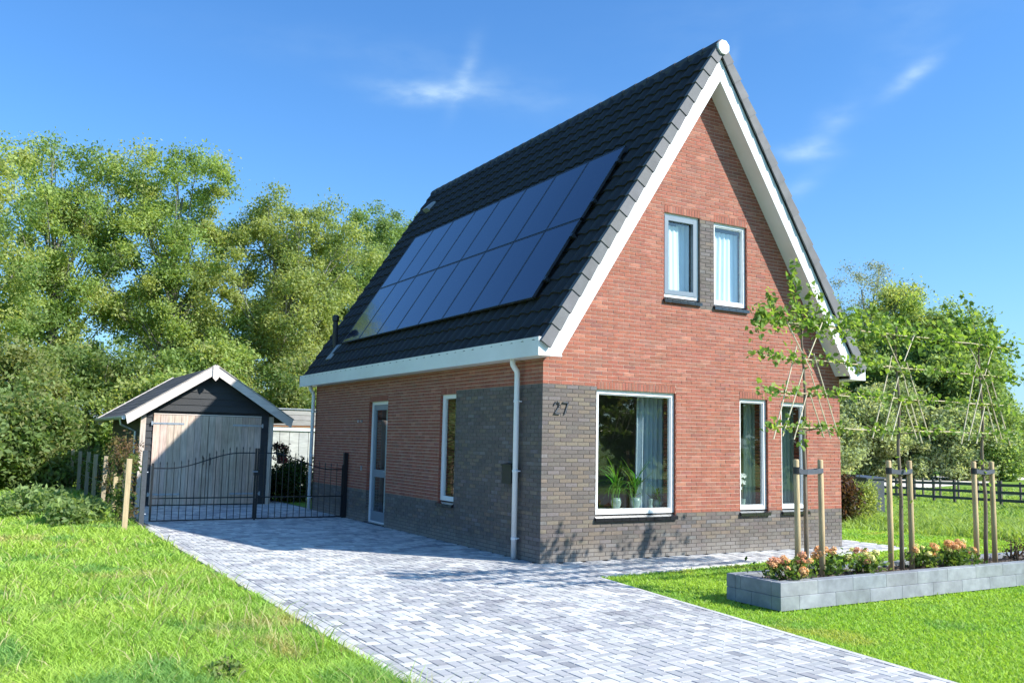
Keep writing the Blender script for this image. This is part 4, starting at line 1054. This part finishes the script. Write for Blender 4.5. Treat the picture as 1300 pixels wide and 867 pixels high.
for ti, x in enumerate(TX):
    for si, dx in enumerate((-.12 if ti == 0 else -.19, .29 if ti == 0 else .22)):
        xx = x+dx
        m_ = MB(); m_.col = jit((.50,.36,.20), .1, .03); m_.tube([(xx,TY+.02,.18),(xx+.006,TY+.02,.8),(xx-.004,TY+.02,1.59),(xx-.004,TY+.02,1.605)], [.034,.034,.033,.027], 14)
        o = m_.build('tree_stake', ['stake'], None, loc=(xx, TY, .2)); 
        for p in o.data.polygons: p.use_smooth = True
        tag(o, '%s round pine stake of the %s espalier tree' % (sidx[si], order[ti]), 'stake', 'round stakes holding the espalier trees')
    a, b = x+(-.12 if ti == 0 else -.19), x+(.29 if ti == 0 else .22)
    t = thing('tree_tie', 'dark woven strap tying the %s espalier trunk between its two stakes' % order[ti], 'strap', (x, TY, 1.47), 'straps between the stakes')
    for nm, path in (('strap_band', [(a,TY-.022),((a+x)/2,TY-.03),(x,TY-.045),((x+b)/2,TY-.03),(b,TY-.022)]), ('strap_band', [(a,TY+.062),((a+x)/2,TY+.05),(x,TY+.04),((x+b)/2,TY+.05),(b,TY+.062)])):
        m_ = MB(); zc = 1.475
        for k, (p, q) in enumerate(zip(path[:-1], path[1:])):
            sg = [0,-.014,-.018,-.012,0]
            m_.hexa([(p[0],p[1],zc-.028+sg[k]),(q[0],q[1],zc-.028+sg[k+1]),(q[0],q[1]+.004,zc-.028+sg[k+1]),(p[0],p[1]+.004,zc-.028+sg[k]),(p[0],p[1],zc+.028+sg[k]),(q[0],q[1],zc+.028+sg[k+1]),(q[0],q[1]+.004,zc+.028+sg[k+1]),(p[0],p[1]+.004,zc+.028+sg[k])])
        m_.build(nm, ['strap'], t)
    m_ = MB(); m_.tube([(a,TY+.02,1.435),(a,TY+.02,1.515)], .039, 14); m_.build('nailed_wrap', ['blackplastic'], t)

# hydrangeas -----------------------------------------------------------
def head_mesh(col, rr, seed):
    rnd = random.Random(seed); m_ = MB()
    for k in range(46):
        a, c = rnd.uniform(0, 6.28), rnd.uniform(-.6, 1); s_ = math.sqrt(max(0, 1-c*c)); n = Vector((s_*math.cos(a), s_*math.sin(a), c))
        t1 = n.orthogonal().normalized(); t2 = n.cross(t1); p = n*rr*rnd.uniform(.82,1.05); w_ = rr*.30; m_.col = jit(col, .22, .08)
        an = rnd.random()*3; u_ = t1*math.cos(an)+t2*math.sin(an); v_ = t2*math.cos(an)-t1*math.sin(an)
        m_.poly([p-u_*w_, p+v_*w_*.8+n*w_*.35, p+u_*w_, p-v_*w_*.8+n*w_*.35])
    m_.col = tuple(x*.7 for x in col); m_.lathe([(rr*.4,-rr*.5),(rr*.75,0),(rr*.4,rr*.6)], (0,0,0), 8)
    return m_.mesh('flower_head', ['petal'])
ORG, YEL, PNK = (.84,.50,.25), (.84,.80,.36), (.80,.42,.26)
HM = {k: [head_mesh(c, .049, 5+i) for i in range(4)] for k, c in (('o',ORG),('y',YEL),('p',PNK))}
HYL = ['orange hydrangea at the left end of the planter, largest','orange hydrangea right of the left tree stakes, near the back','yellow and orange hydrangea left of the middle tree stakes','wide yellow and orange hydrangea right of the middle stakes','dark orange hydrangea in front of the right tree stakes','yellow orange hydrangea just left of the right stakes']
HY = [(.82,-3.93,.26,15,'oooooppy'),(1.75,-3.66,.18,8,'oooop'),(2.26,-3.78,.22,11,'yyooopy'),(3.42,-3.74,.22,13,'yyyoooy'),(4.22,-3.72,.24,12,'oppooy'),(3.86,-3.86,.15,7,'ooy')]
for k, (x, y, rr, nh, kinds) in enumerate(HY):
    rnd = random.Random(300+k); t = thing('hydrangea', HYL[k], 'flowering plant', (x, y, .25), 'hydrangeas in the planter')
    m_ = MB(); m_.col = (.10,.12,.04); heads = []
    for q in range(nh):
        a = rnd.uniform(0, 6.28); ro = rr*math.sqrt(rnd.random())*1.05; hz = .25+rnd.uniform(.20,.36)-(ro/rr)*.07
        hp = Vector((x+ro*math.cos(a), y+ro*.75*math.sin(a), hz)); heads.append(hp)
        m_.tube([(x+ro*.3*math.cos(a), y+ro*.3*math.sin(a), .24), hp-Vector((0,0,.03))], [.005,.003], 5, cap=False)
    m_.build('stem', ['leaf'], t)
    rs = np.random.RandomState(300+k); C = np.stack([x+rs.randn(26)*rr*.5, y+rs.randn(26)*rr*.4, .30+rs.rand(26)*.13], 1)
    V, F, T = leaf_cloud(C, np.full(26, .11), 13, .034, np.array([(.13,.22,.05),(.18,.26,.06),(.09,.16,.04)]), rs, flat=.8)
    npmesh('foliage', V, F, T, 'leaf', parent=t)
    for hp in heads:
        o = bpy.data.objects.new('flower_head', random.choice(HM[rnd.choice(kinds)])); COL.objects.link(o); o.parent = t; o.location = hp-t.location
        o.rotation_euler = (rnd.uniform(-.5,.5), rnd.uniform(-.5,.5), rnd.uniform(0,6)); s_ = rnd.uniform(.75,1.15); o.scale = (s_, s_, s_*.85)
shrub('rose_shrub', 5.5, -3.7, .25, .26, .16, RED, 'small thin reddish twiggy shrub at the right end of the planter', 12, 16, .02, 14, cat='shrub', sp=.08)

# ------------------------------------------------------------------ shed
SX0, SX1, SYF, SYB = -3.72, -.47, 12.31, 17.6; SXM = -2.08
shed = thing('garden_shed', 'black timber garden shed with pale raw plank double doors and low gable', 'shed', (SXM, 15, 0))
BK = (.032,.034,.038)
def board(m_pts, off, name='board', mt='blackwood', col=BK, parent=shed, v=.25):
    m_ = MB(); m_.col = jit(col, v, .03); m_.prism(m_pts, off); return m_.build(name, [mt], parent)
szl = lambda x: 3.30-.64*abs(x-SXM)      # underside of gable roof
bh = .165; k = 0
while k*bh < 3.3:
    z0 = k*bh; z1 = z0+bh+.01
    if z0 > 2.22:
        hw = (3.28-z0)/.64; hw1 = max(.02, (3.28-z1)/.64)
        if hw > .03: board([(SXM-min(hw,1.62),SYF,z0),(SXM+min(hw,1.6),SYF,z0),(SXM+min(hw1,1.6),SYF+.018,z1),(SXM-min(hw1,1.62),SYF+.018,z1)], (0,.02,0))
    else:
        board([(SX0+.1,SYF,z0),(-3.43,SYF,z0),(-3.43,SYF+.018,z1),(SX0+.1,SYF+.018,z1)], (0,.02,0))
        board([(-.80,SYF,z0),(SX1-.13,SYF,z0),(SX1-.13,SYF+.018,z1),(-.80,SYF+.018,z1)], (0,.02,0))
    if z0 < 2.1:
        board([(SX0,SYF+.1,z0),(SX0,SYB,z0),(SX0+.018,SYB,min(z1,2.2)),(SX0+.018,SYF+.1,min(z1,2.2))], (.02,0,0))
        board([(SX1,SYF+.1,z0),(SX1,SYB,z0),(SX1-.018,SYB,min(z1,2.2)),(SX1-.018,SYF+.1,min(z1,2.2))], (-.02,0,0))
    k += 1
m_ = MB(); m_.col = BK; m_.prism([(SX0+.04,SYB,0),(SX1-.04,SYB,0),(SX1-.04,SYB,2.2),(SXM,SYB,3.2),(SX0+.04,SYB,2.2)], (0,.03,0))
m_.build('back_wall', ['blackwood'], shed)
m_ = MB(); m_.col = BK; m_.prism([(SX0+.05,SYF+.06,0),(SX1-.05,SYF+.06,0),(SX1-.05,SYF+.06,2.2),(SXM,SYF+.06,3.2),(SX0+.05,SYF+.06,2.2)], (0,.02,0)); m_.build('inner_lining', ['blackwood'], shed)
WD = (.68,.58,.50)
for xx in (SX0, SX1-.13):
    m_ = MB(); m_.col = jit(WD, .05, .02); m_.box(xx, xx+.12, SYF-.015, SYF+.1, 0, 2.24); m_.build('corner_post', ['plank'], shed)
# doors
for di, (xa, xb) in enumerate(((-3.43, -2.125), (-2.115, -.80))):
    dl = MB(); dl.col = (.3,.25,.2); dl.box(xa+.02, xb-.02, SYF+.022, SYF+.04, .04, 2.2)
    dobj = dl.build('door', ['plank'], shed, label=['left door of the shed, partly sunlit','right door of the shed, in shade'][di])
    n = 8; pw_ = (xb-xa)/n
    for k in range(n):
        m_ = MB(); m_.col = jit((.66,.51,.41), .12, .04); yo = random.uniform(-.004,.004)
        m_.box(xa+k*pw_+.003, xa+(k+1)*pw_-.003, SYF-.022+yo, SYF+.02, .03, 2.21); m_.build('plank', ['plank'], dobj)
    for z in (.28, 2.0):
        x0_, x1_ = (xa-.03, xa+.72) if di == 0 else (xb-.72, xb+.03)
        m_ = MB(); m_.box(x0_, x1_, SYF-.032, SYF-.027, z-.022, z+.022)
        for q in range(5): xx = x0_+.06+q*.145; m_.tube([(xx,SYF-.038,z),(xx,SYF-.03,z)], .01, 8)
        ex = x0_ if di == 0 else x1_; m_.box(ex-.02, ex+.02, SYF-.036, SYF-.026, z-.05, z+.05)
        m_.build('strap_hinge', ['steel'], dobj)
    hx = -2.2 if di == 0 else -2.04
    m_ = MB(); m_.tube([(hx,SYF-.03,1.0),(hx,SYF-.07,1.02),(hx,SYF-.07,1.16),(hx,SYF-.03,1.18)], .009, 8); m_.build('handle', ['black_metal'], dobj)
m_ = MB(); m_.col = WD; m_.box(-3.43,-.8,SYF-.026,SYF+.0,2.22,2.245); m_.build('door_header', ['barge'], shed)
# roof slopes with shingle strips
for sg in (-1, 1):
    ex = SXM+sg*2.0
    m_ = MB(); m_.col = (.06,.06,.065); rz = lambda x: 3.44-.64*abs(x-SXM)
    m_.hexa([(SXM,SYF-.28,rz(SXM)-.07),(ex,SYF-.28,rz(ex)-.07),(ex,SYB+.25,rz(ex)-.07),(SXM,SYB+.25,rz(SXM)-.07),(SXM,SYF-.28,rz(SXM)),(ex,SYF-.28,rz(ex)),(ex,SYB+.25,rz(ex)),(SXM,SYB+.25,rz(SXM))])
    rf = m_.build('roof', ['felt'], shed)
    n = 11
    for k in range(n):
        a, b = SXM+sg*2.0*(k/n), SXM+sg*2.0*((k+1)/n)+sg*.02
        for q in range(6):
            m_ = MB(); m_.col = jit((.075,.075,.08), .2, .02); y0 = SYF-.27+q*.96; y1 = min(y0+.955, SYB+.24)
            m_.hexa([(a,y0,rz(a)+.003),(b,y0,rz(b)+.006),(b,y1,rz(b)+.006),(a,y1,rz(a)+.003),(a,y0,rz(a)+.006),(b,y0,rz(b)+.013),(b,y1,rz(b)+.013),(a,y1,rz(a)+.006)])
            m_.build('shingle_strip', ['felt'], rf)
    # barge boards front and back
    for y_, nm in ((SYF-.31, 'bargeboard'), (SYB+.25, 'bargeboard')):
        m_ = MB(); m_.col = jit((.68,.60,.56), .06, .02); e2 = SXM+sg*2.03
        m_.prism([(SXM+sg*.002,y_,3.475),(e2,y_,3.475-.64*2.03),(e2+sg*-.05,y_,3.475-.64*2.03-.21),(SXM+sg*.002,y_,3.475-.225)], (0,.028,0)); m_.build(nm, ['barge'], shed)
    m_ = MB(); m_.col = (.4,.36,.33); m_.hexa([(SXM+sg*.01,SYF-.33,3.478),(SXM+sg*2.05,SYF-.33,3.478-.64*2.05),(SXM+sg*2.05,SYF-.26,3.478-.64*2.05),(SXM+sg*.01,SYF-.26,3.478),(SXM+sg*.01,SYF-.33,3.50),(SXM+sg*2.05,SYF-.33,3.50-.64*2.05),(SXM+sg*2.05,SYF-.26,3.50-.64*2.05),(SXM+sg*.01,SYF-.26,3.50)]); m_.build('verge_trim', ['barge'], shed)
m_ = MB(); m_.col = (.70,.62,.58); m_.prism([(SXM-.07,SYF-.335,3.47),(SXM+.07,SYF-.335,3.47),(SXM+.07,SYF-.335,3.16),(SXM,SYF-.335,3.08),(SXM-.07,SYF-.335,3.16)], (0,.024,0)); m_.build('gable_finial', ['barge'], shed)
m_ = MB(); gx, gzv = SXM-2.06, 2.115
m_.tube([(gx,SYF-.25,gzv),(gx,SYB+.25,gzv)], .05, 10); gt = m_.build('gutter', ['steel'], shed)
m_ = MB(); m_.tube([(gx,SYF+.35,gzv-.03),(gx+.02,SYF+.35,gzv-.16),(SX0-.06,SYF+.35,gzv-.32),(SX0-.06,SYF+.35,0)], .032, 10); m_.build('downpipe', ['steel'], gt)
m_ = MB(); m_.tube([(SX0-.02,SYF+1.2,1.75),(SX0-.07,SYF+1.2,1.75),(SX0-.07,SYF+1.9,1.75),(SX0-.02,SYF+1.9,1.75)], .012, 6); m_.build('wall_bracket', ['steel'], shed)
shrub('hanging_flowers', -.27, 12.3, 1.05, .55, .2, np.array([(.25,.03,.06),(.09,.05,.04),(.30,.10,.12),(.05,.07,.03)]), 'dark red flowers hanging beside the right post of the shed', 21, 26, .035, 30, cat='flowers', sp=.09)
shrub('laurel_shrub', .35, 13.7, 0, 1.02, .78, np.array([(.035,.065,.02),(.05,.085,.025),(.06,.10,.03)]), 'dark leafy shrub behind the gate between shed and house', 22, 120, .05, 60, sp=.22)

# flat roofed outbuilding behind
ob_ = thing('flat_roofed_outbuilding', 'low flat roofed timber outbuilding behind the gap between shed and house', 'shed', (2.4, 18, 0))
for k in range(3):
    m_ = MB(); m_.col = jit((.34,.32,.30), .1, .02); m_.box(.4, 7, 17.9+.012*k, 17.93+.012*k, 2.62-.17*(k+1)+.004, 2.62-.17*k); m_.build('fascia_board', ['barge'], ob_)
m_ = MB(); m_.box(.35, 7.05, 17.86, 22, 2.62, 2.66); m_.build('roof_edge', ['steel'], ob_)
m_ = MB(); m_.col = (.42,.19,.10); m_.box(.4, 7, 17.95, 18.0, 2.06, 2.11); m_.build('lath', ['barge'], ob_)
m_ = MB(); m_.box(.4, 7, 17.98, 18.02, 1.93, 2.058); m_.build('header', ['white'], ob_)
for k in range(20):
    m_ = MB(); m_.col = jit((.44,.44,.42), .06, .02); m_.box(.4+k*.32+.008, .4+(k+1)*.32-.008, 18.03, 18.06, -.3, 1.928); m_.build('wall_panel', ['barge'], ob_)
m_ = MB(); m_.col = (.2,.2,.19); m_.box(.4, 7, 18.07, 22, 0, 2.61); m_.build('wall', ['barge'], ob_)

# ------------------------------------------------------------------ gate
GY = 8.0
def gate_leaf(x0, x1, label, zc, ze, flip):
    t = thing('gate_leaf', label, 'gate', (x0, GY, 0), 'double garden gate across the driveway')
    ztop = lambda x: (lambda f: ze+(zc-ze)*(0 if f < .14 else (.5-.5*math.cos(math.pi*min(1, (f-.14)/.72)))))((x-x0)/(x1-x0) if not flip else (x1-x)/(x1-x0))
    for xx in (x0, x1):
        m_ = MB(); m_.box(xx-.018, xx+.018, GY-.018, GY+.018, .02, ztop(xx)+.10); m_.build('stile', ['black_metal'], t)
    m_ = MB(); n = 26; m_.tube([(x0+(x1-x0)*k/n, GY, ztop(x0+(x1-x0)*k/n)) for k in range(n+1)], .012, 6); m_.build('top_rail', ['black_metal'], t)
    for z in (.03, .47):
        m_ = MB(); m_.box(x0+.018, x1-.018, GY-.012, GY+.012, z-.012, z+.012); m_.build('rail', ['black_metal'], t)
    n = round((x1-x0)/.137)
    for k in range(1, n):
        xx = x0+(x1-x0)*k/n; zt = ztop(xx)+.13; m_ = MB()
        m_.tube([(xx,GY,.03),(xx,GY,zt-.05)], .0075, 6); m_.tube([(xx,GY,zt-.055),(xx,GY,zt-.045),(xx,GY,zt-.025),(xx,GY,zt+.01)], [.0075,.012,.010,.001], 6); m_.build('bar', ['black_metal'], t)
    return t, ztop
gl1, _ = gate_leaf(-4.06, -2.03, 'left arched leaf of the black bar gate, in front of the shed doors', 1.385, 1.06, False)
gl2, _ = gate_leaf(-1.98, -.11, 'right arched leaf of the black bar gate, in front of the house wall', 1.385, 1.05, True)
m_ = MB(); m_.box(-2.035,-1.99,GY-.035,GY-.018,.0,.45); m_.tube([(-2.01,GY-.03,.0),(-2.01,GY-.03,.42),(-1.97,GY-.05,.42)], .008, 6); m_.build('drop_bolt', ['black_metal'], gl1)
m_ = MB(); m_.box(-2.06,-1.94,GY-.03,GY+.03,.92,1.04); lk = m_.build('lock_case', ['black_metal'], gl1)
m_ = MB(); m_.tube([(-2.0,GY-.03,1.0),(-2.0,GY-.08,1.0),(-2.11,GY-.08,1.0)], .009, 6); m_.build('handle', ['steel'], lk)
for (x, h, mt, lb) in ((-4.15, 1.40, 'grey_metal', 'dark grey square gate post at the left, beside the hedge'), (-.055, 1.40, 'black_metal', 'black square gate post against the house wall')):
    yo = GY if x > -1 else GY-.42
    x = x if x > -1 else -4.28
    t = thing('gate_post', lb, 'post', (x, yo, 0)); m_ = MB(); a = .042 if x > -1 else .045
    m_.box(x-a, x+a, yo-a, yo+a, -.05, h); m_.build('post', [mt], t)
    m_ = MB(); m_.hexa([(x-a-.006,yo-a-.006,h),(x+a+.006,yo-a-.006,h),(x+a+.006,yo+a+.006,h),(x-a-.006,yo+a+.006,h),(x-a*.6,yo-a*.6,h+.02),(x+a*.6,yo-a*.6,h+.02),(x+a*.6,yo+a*.6,h+.02),(x-a*.6,yo+a*.6,h+.02)]); m_.build('post_cap', [mt], t)
    for z in (.2, 1.0):
        m_ = MB(); s_ = 1 if x < 0 else -1; m_.tube([(x+s_*a,yo,z),(x+s_*(a+.03),yo,z)], .012, 8); m_.build('hinge', ['steel'], t)

# stake fence with hedge
SK = [(-4.70,6.64,1.28),(-4.46,8.6,1.2),(-4.45,10.3,1.22),(-4.48,12.0,1.2),(-4.50,13.8,1.2),(-4.50,15.6,1.22),(-4.52,17.5,1.2),(-4.55,19.5,1.22)]
NTH = ['nearest, pale square pine stake at the end of the hedge', 'second stake of the hedge fence, half covered by leaves', 'third stake from the front of the hedge fence', 'fourth stake from the front of the hedge fence', 'fifth stake from the front, left of the shed side', 'sixth stake from the front along the shed side', 'seventh stake, near the far end of the hedge fence', 'last and farthest stake of the hedge fence by the bushes']
for k, (x, y, h) in enumerate(SK):
    m_ = MB(); m_.col = jit((.52,.40,.24) if k in (0, 2, 7) else (.36,.29,.20), .08, .03); a = .045
    m_.box(x-a, x+a, y-a, y+a, -.1, h); o = m_.build('wooden_stake', ['stake'], None, loc=(x, y, 0)); tag(o, NTH[k], 'stake', 'stakes of the hedge fence'); o.rotation_euler = (random.uniform(-.02,.02), random.uniform(-.02,.03), 0)
for k, zz in enumerate((.55, .95)):
    m_ = MB(); m_.tube([(x+.045, y, zz) for x, y, h in SK], .004, 5); tag(m_.build('fence_wire', ['steel'], None, loc=(-4.5,12,zz)), ['lower','upper'][k]+' wire strung along the wooden stakes by the hedge', 'wire')
HT = np.array([(.12,.19,.05),(.15,.22,.055),(.09,.15,.04),(.18,.20,.07),(.17,.13,.07)])
hedge('mixed_hedge', [(-4.46,7.85),(-4.30,12),(-4.25,20)], .26, 1.35, -.02, HT, 'loose mixed hedge with reddish tips growing behind the wooden stakes', 31, 22, .045)
shrub('hawthorn_shrub', -4.5, 9.0, .9, .85, .34, np.array([(.24,.15,.09),(.26,.20,.08),(.17,.19,.06)]), 'reddish topped twiggy hawthorn sticking out above the hedge by the shed', 32, 40, .03, 26, sp=.15)
# weeds in the long grass
shrub('fern_clump', -5.35, 8.4, -.02, .42, .5, G4, 'lush weed clump at the foot of the nearest wooden stake', 33, 60, .06, 30, cat='plant', sp=.16)
shrub('nettle_clump', -6.1, 10.3, -.02, .5, .7, G4, 'green nettle clump in the shade left of the stake fence', 34, 70, .06, 30, cat='plant', sp=.18)
shrub('dock_plant', -5.42, -4.3, -.02, .11, .14, G2, 'dark leafed weed at the bottom edge of the rough grass', 35, 24, .022, 10, cat='plant', sp=.05)
shrub('dock_plant', -7.3, 6.2, -.02, .18, .3, G2, 'dark weed patch at the far left of the rough grass', 36, 24, .03, 12, cat='plant', sp=.08)

# ------------------------------------------------------------------ grass
def grass(name, n, box, hfun, ok, tints, seed, rmin, rmax, k3=False, kind='stuff'):
    rs = np.random.RandomState(seed)
    th0, th1 = box; th = th0+(th1-th0)*rs.rand(n); r_ = rmin*(rmax/rmin)**rs.rand(n)
    x = CAM.x+r_*np.sin(th); y = CAM.y+r_*np.cos(th)
    m = ok(x, y); x, y, r_ = x[m], y[m], r_[m]; n = len(x); z = gz(x, y)-.005
    h = hfun(x, y, rs)*(.55+.9*rs.rand(n)); wd = np.maximum(.0032, r_*.00062)*(.7+.6*rs.rand(n))
    h = np.maximum(h, 0)
    a = rs.rand(n)*6.283; lx, ly = np.cos(a), np.sin(a); bend = h*(.5+1.1*rs.rand(n))
    ba = rs.rand(n)*6.283; bx, by = np.cos(ba)*bend, np.sin(ba)*bend
    P0 = np.stack([x-lx*wd, y-ly*wd, z], 1); P1 = np.stack([x+lx*wd, y+ly*wd, z], 1)
    P2 = np.stack([x+lx*wd*.8+bx*.35, y+ly*wd*.8+by*.35, z+h*.6], 1); P3 = np.stack([x-lx*wd*.8+bx*.35, y-ly*wd*.8+by*.35, z+h*.6], 1)
    P4 = np.stack([x+bx, y+by, z+h], 1)
    V = np.stack([P0,P1,P2,P4,P3], 1).reshape(-1, 3)
    i5 = np.arange(n)[:, None]*5
    F = i5+np.array([[0,1,2,4]]); F2 = i5+np.array([[4,2,3,3]])
    # 4-corner faces for the blade, tips as quads folded to the point
    F2 = i5+np.array([[4,2,3]])
    T = tints(x, y, rs)
    o1 = npmesh(name, V, np.concatenate([F2, i5+np.array([[0,1,2]]), i5+np.array([[0,2,4]])], 0), np.concatenate([T, T, T]), 'grass', kind=kind)
    return o1
def vnoise(x, y, s, seed):
    rs = np.random.RandomState(seed); g_ = rs.rand(64, 64); fx, fy = (x*s) % 64, (y*s) % 64; ix, iy = fx.astype(int) % 64, fy.astype(int) % 64
    tx, ty = fx-np.floor(fx), fy-np.floor(fy); tx = tx*tx*(3-2*tx); ty = ty*ty*(3-2*ty); jx, jy = (ix+1) % 64, (iy+1) % 64
    return (g_[ix,iy]*(1-tx)+g_[jx,iy]*tx)*(1-ty)+(g_[ix,jy]*(1-tx)+g_[jx,jy]*tx)*ty
LA, LB = (.155,.245,.032), (.21,.265,.055)
def tint_l(x, y, rs):
    q = (vnoise(x, y, .7, 1)*.6+vnoise(x, y, 2.3, 2)*.4)[:, None]; dry = (vnoise(x, y, .9, 7)*vnoise(x, y, 3.1, 8))[:, None]
    c = np.array([(0.213,0.375,0.0625)])*(1-q)+np.array([(0.375,0.488,0.0875)])*q
    dd = np.clip((dry-.42)*5, 0, .8); c = c*(1-dd)+np.array([(.46,.38,.18)])*dd
    dk = np.clip((vnoise(x, y, 1.9, 31)*.7+vnoise(x, y, 5, 32)*.3-.60)*5, 0, .75)[:, None]; c = c*(1-dk)+np.array([(.13,.28,.085)])*dk
    return 1.32*c*(.8+.42*rs.rand(len(x), 1))
def tint_m(x, y, rs):
    q = (vnoise(x, y, .9, 3)*.6+vnoise(x, y, 2.9, 4)*.4)[:, None]
    c = np.array([(0.228,0.408,0.054)])*(1-q)+np.array([(0.348,0.492,0.072)])*q
    dk = np.clip((vnoise(x, y, 1.3, 21)-.66)*4, 0, .6)[:, None]; c = c*(1-dk)+np.array([(.16,.33,.07)])*dk; yl = np.clip((vnoise(x, y, .8, 22)*vnoise(x, y, 2.7, 23)-.45)*4, 0, .6)[:, None]; c = c*(1-yl)+np.array([(.46,.44,.12)])*yl
    return 1.22*c*(.88+.26*rs.rand(len(x), 1))
def tint_f(x, y, rs):
    q = (vnoise(x, y, .25, 5)*.6+vnoise(x, y, .9, 6)*.4)[:, None]
    c = np.array([(0.247,0.403,0.078)])*(1-q)+np.array([(0.416,0.507,0.143)])*q
    return c*(.75+.5*rs.rand(len(x), 1))
mow = lambda x, y: x+.38*y < 10.52
occupied = lambda x, y: ((x > -.0) & (x < W) & (y > 0) & (y < D)) | ((x > SX0) & (x < SX1) & (y > SYF) & (y < SYB)) | ((x > PX0+.02) & (x < PX1) & (y > PY0+.02) & (y < PY1-.02))
left_ok = lambda x, y: (x < -4.33) & (y > -7.0) & ~occupied(x, y)
rr_ = lambda y: -np.maximum(0, (-1.33-y))*.118+.062
right_ok = lambda x, y: (x > rr_(y)) & (y > -7.02) & ((y < -1.39+x*.098) | (x > 7.4)) & mow(x, y) & ~occupied(x, y)
far_ok = lambda x, y: (~mow(x, y)) & (x > 7.4) & ~((x > 60) & (y > 36)) & (x < 110)
back_ok = lambda x, y: (y > 14.5) & (x > -4.3) & (x < 14) & ~occupied(x, y)
hl = lambda x, y, rs: .035+.075*vnoise(x, y, 1.7, 9)**1.5+.10*np.clip((y-7.5)/4, 0, 1)*vnoise(x, y, 1.2, 10)
grass('rough_grass', 330000, (-.25, .60), hl, left_ok, tint_l, 1, 4.2, 40)
grass('mown_lawn', 330000, (.55, 1.30), lambda x, y, rs: np.full(len(x), .024)+.014*vnoise(x, y, 2, 12), right_ok, tint_m, 2, 6.0, 30)
grass('meadow_grass', 110000, (.80, 1.30), lambda x, y, rs: .08+.16*vnoise(x, y, .8, 13), far_ok, tint_f, 3, 16, 90)
grass('yard_grass', 12000, (-.1, .4), lambda x, y, rs: .12+0*x, back_ok, tint_l, 4, 26, 60)

straw = lambda x, y, rs: np.where(rs.rand(len(x), 1) < .35, np.array([(.52,.47,.24)]), np.array([(.34,.48,.11)]))*(.8+.4*rs.rand(len(x), 1))
grass('long_grass', 16000, (-.25, .60), lambda x, y, rs: .07+.15*vnoise(x, y, 1.1, 41)**2+.10*np.clip((y-8)/4, 0, 1), left_ok, straw, 9, 4.4, 26)
grass('lawn_weeds', 5000, (.55, 1.30), lambda x, y, rs: .035+.03*vnoise(x, y, 1.1, 42), right_ok, tint_f, 10, 6.2, 20)
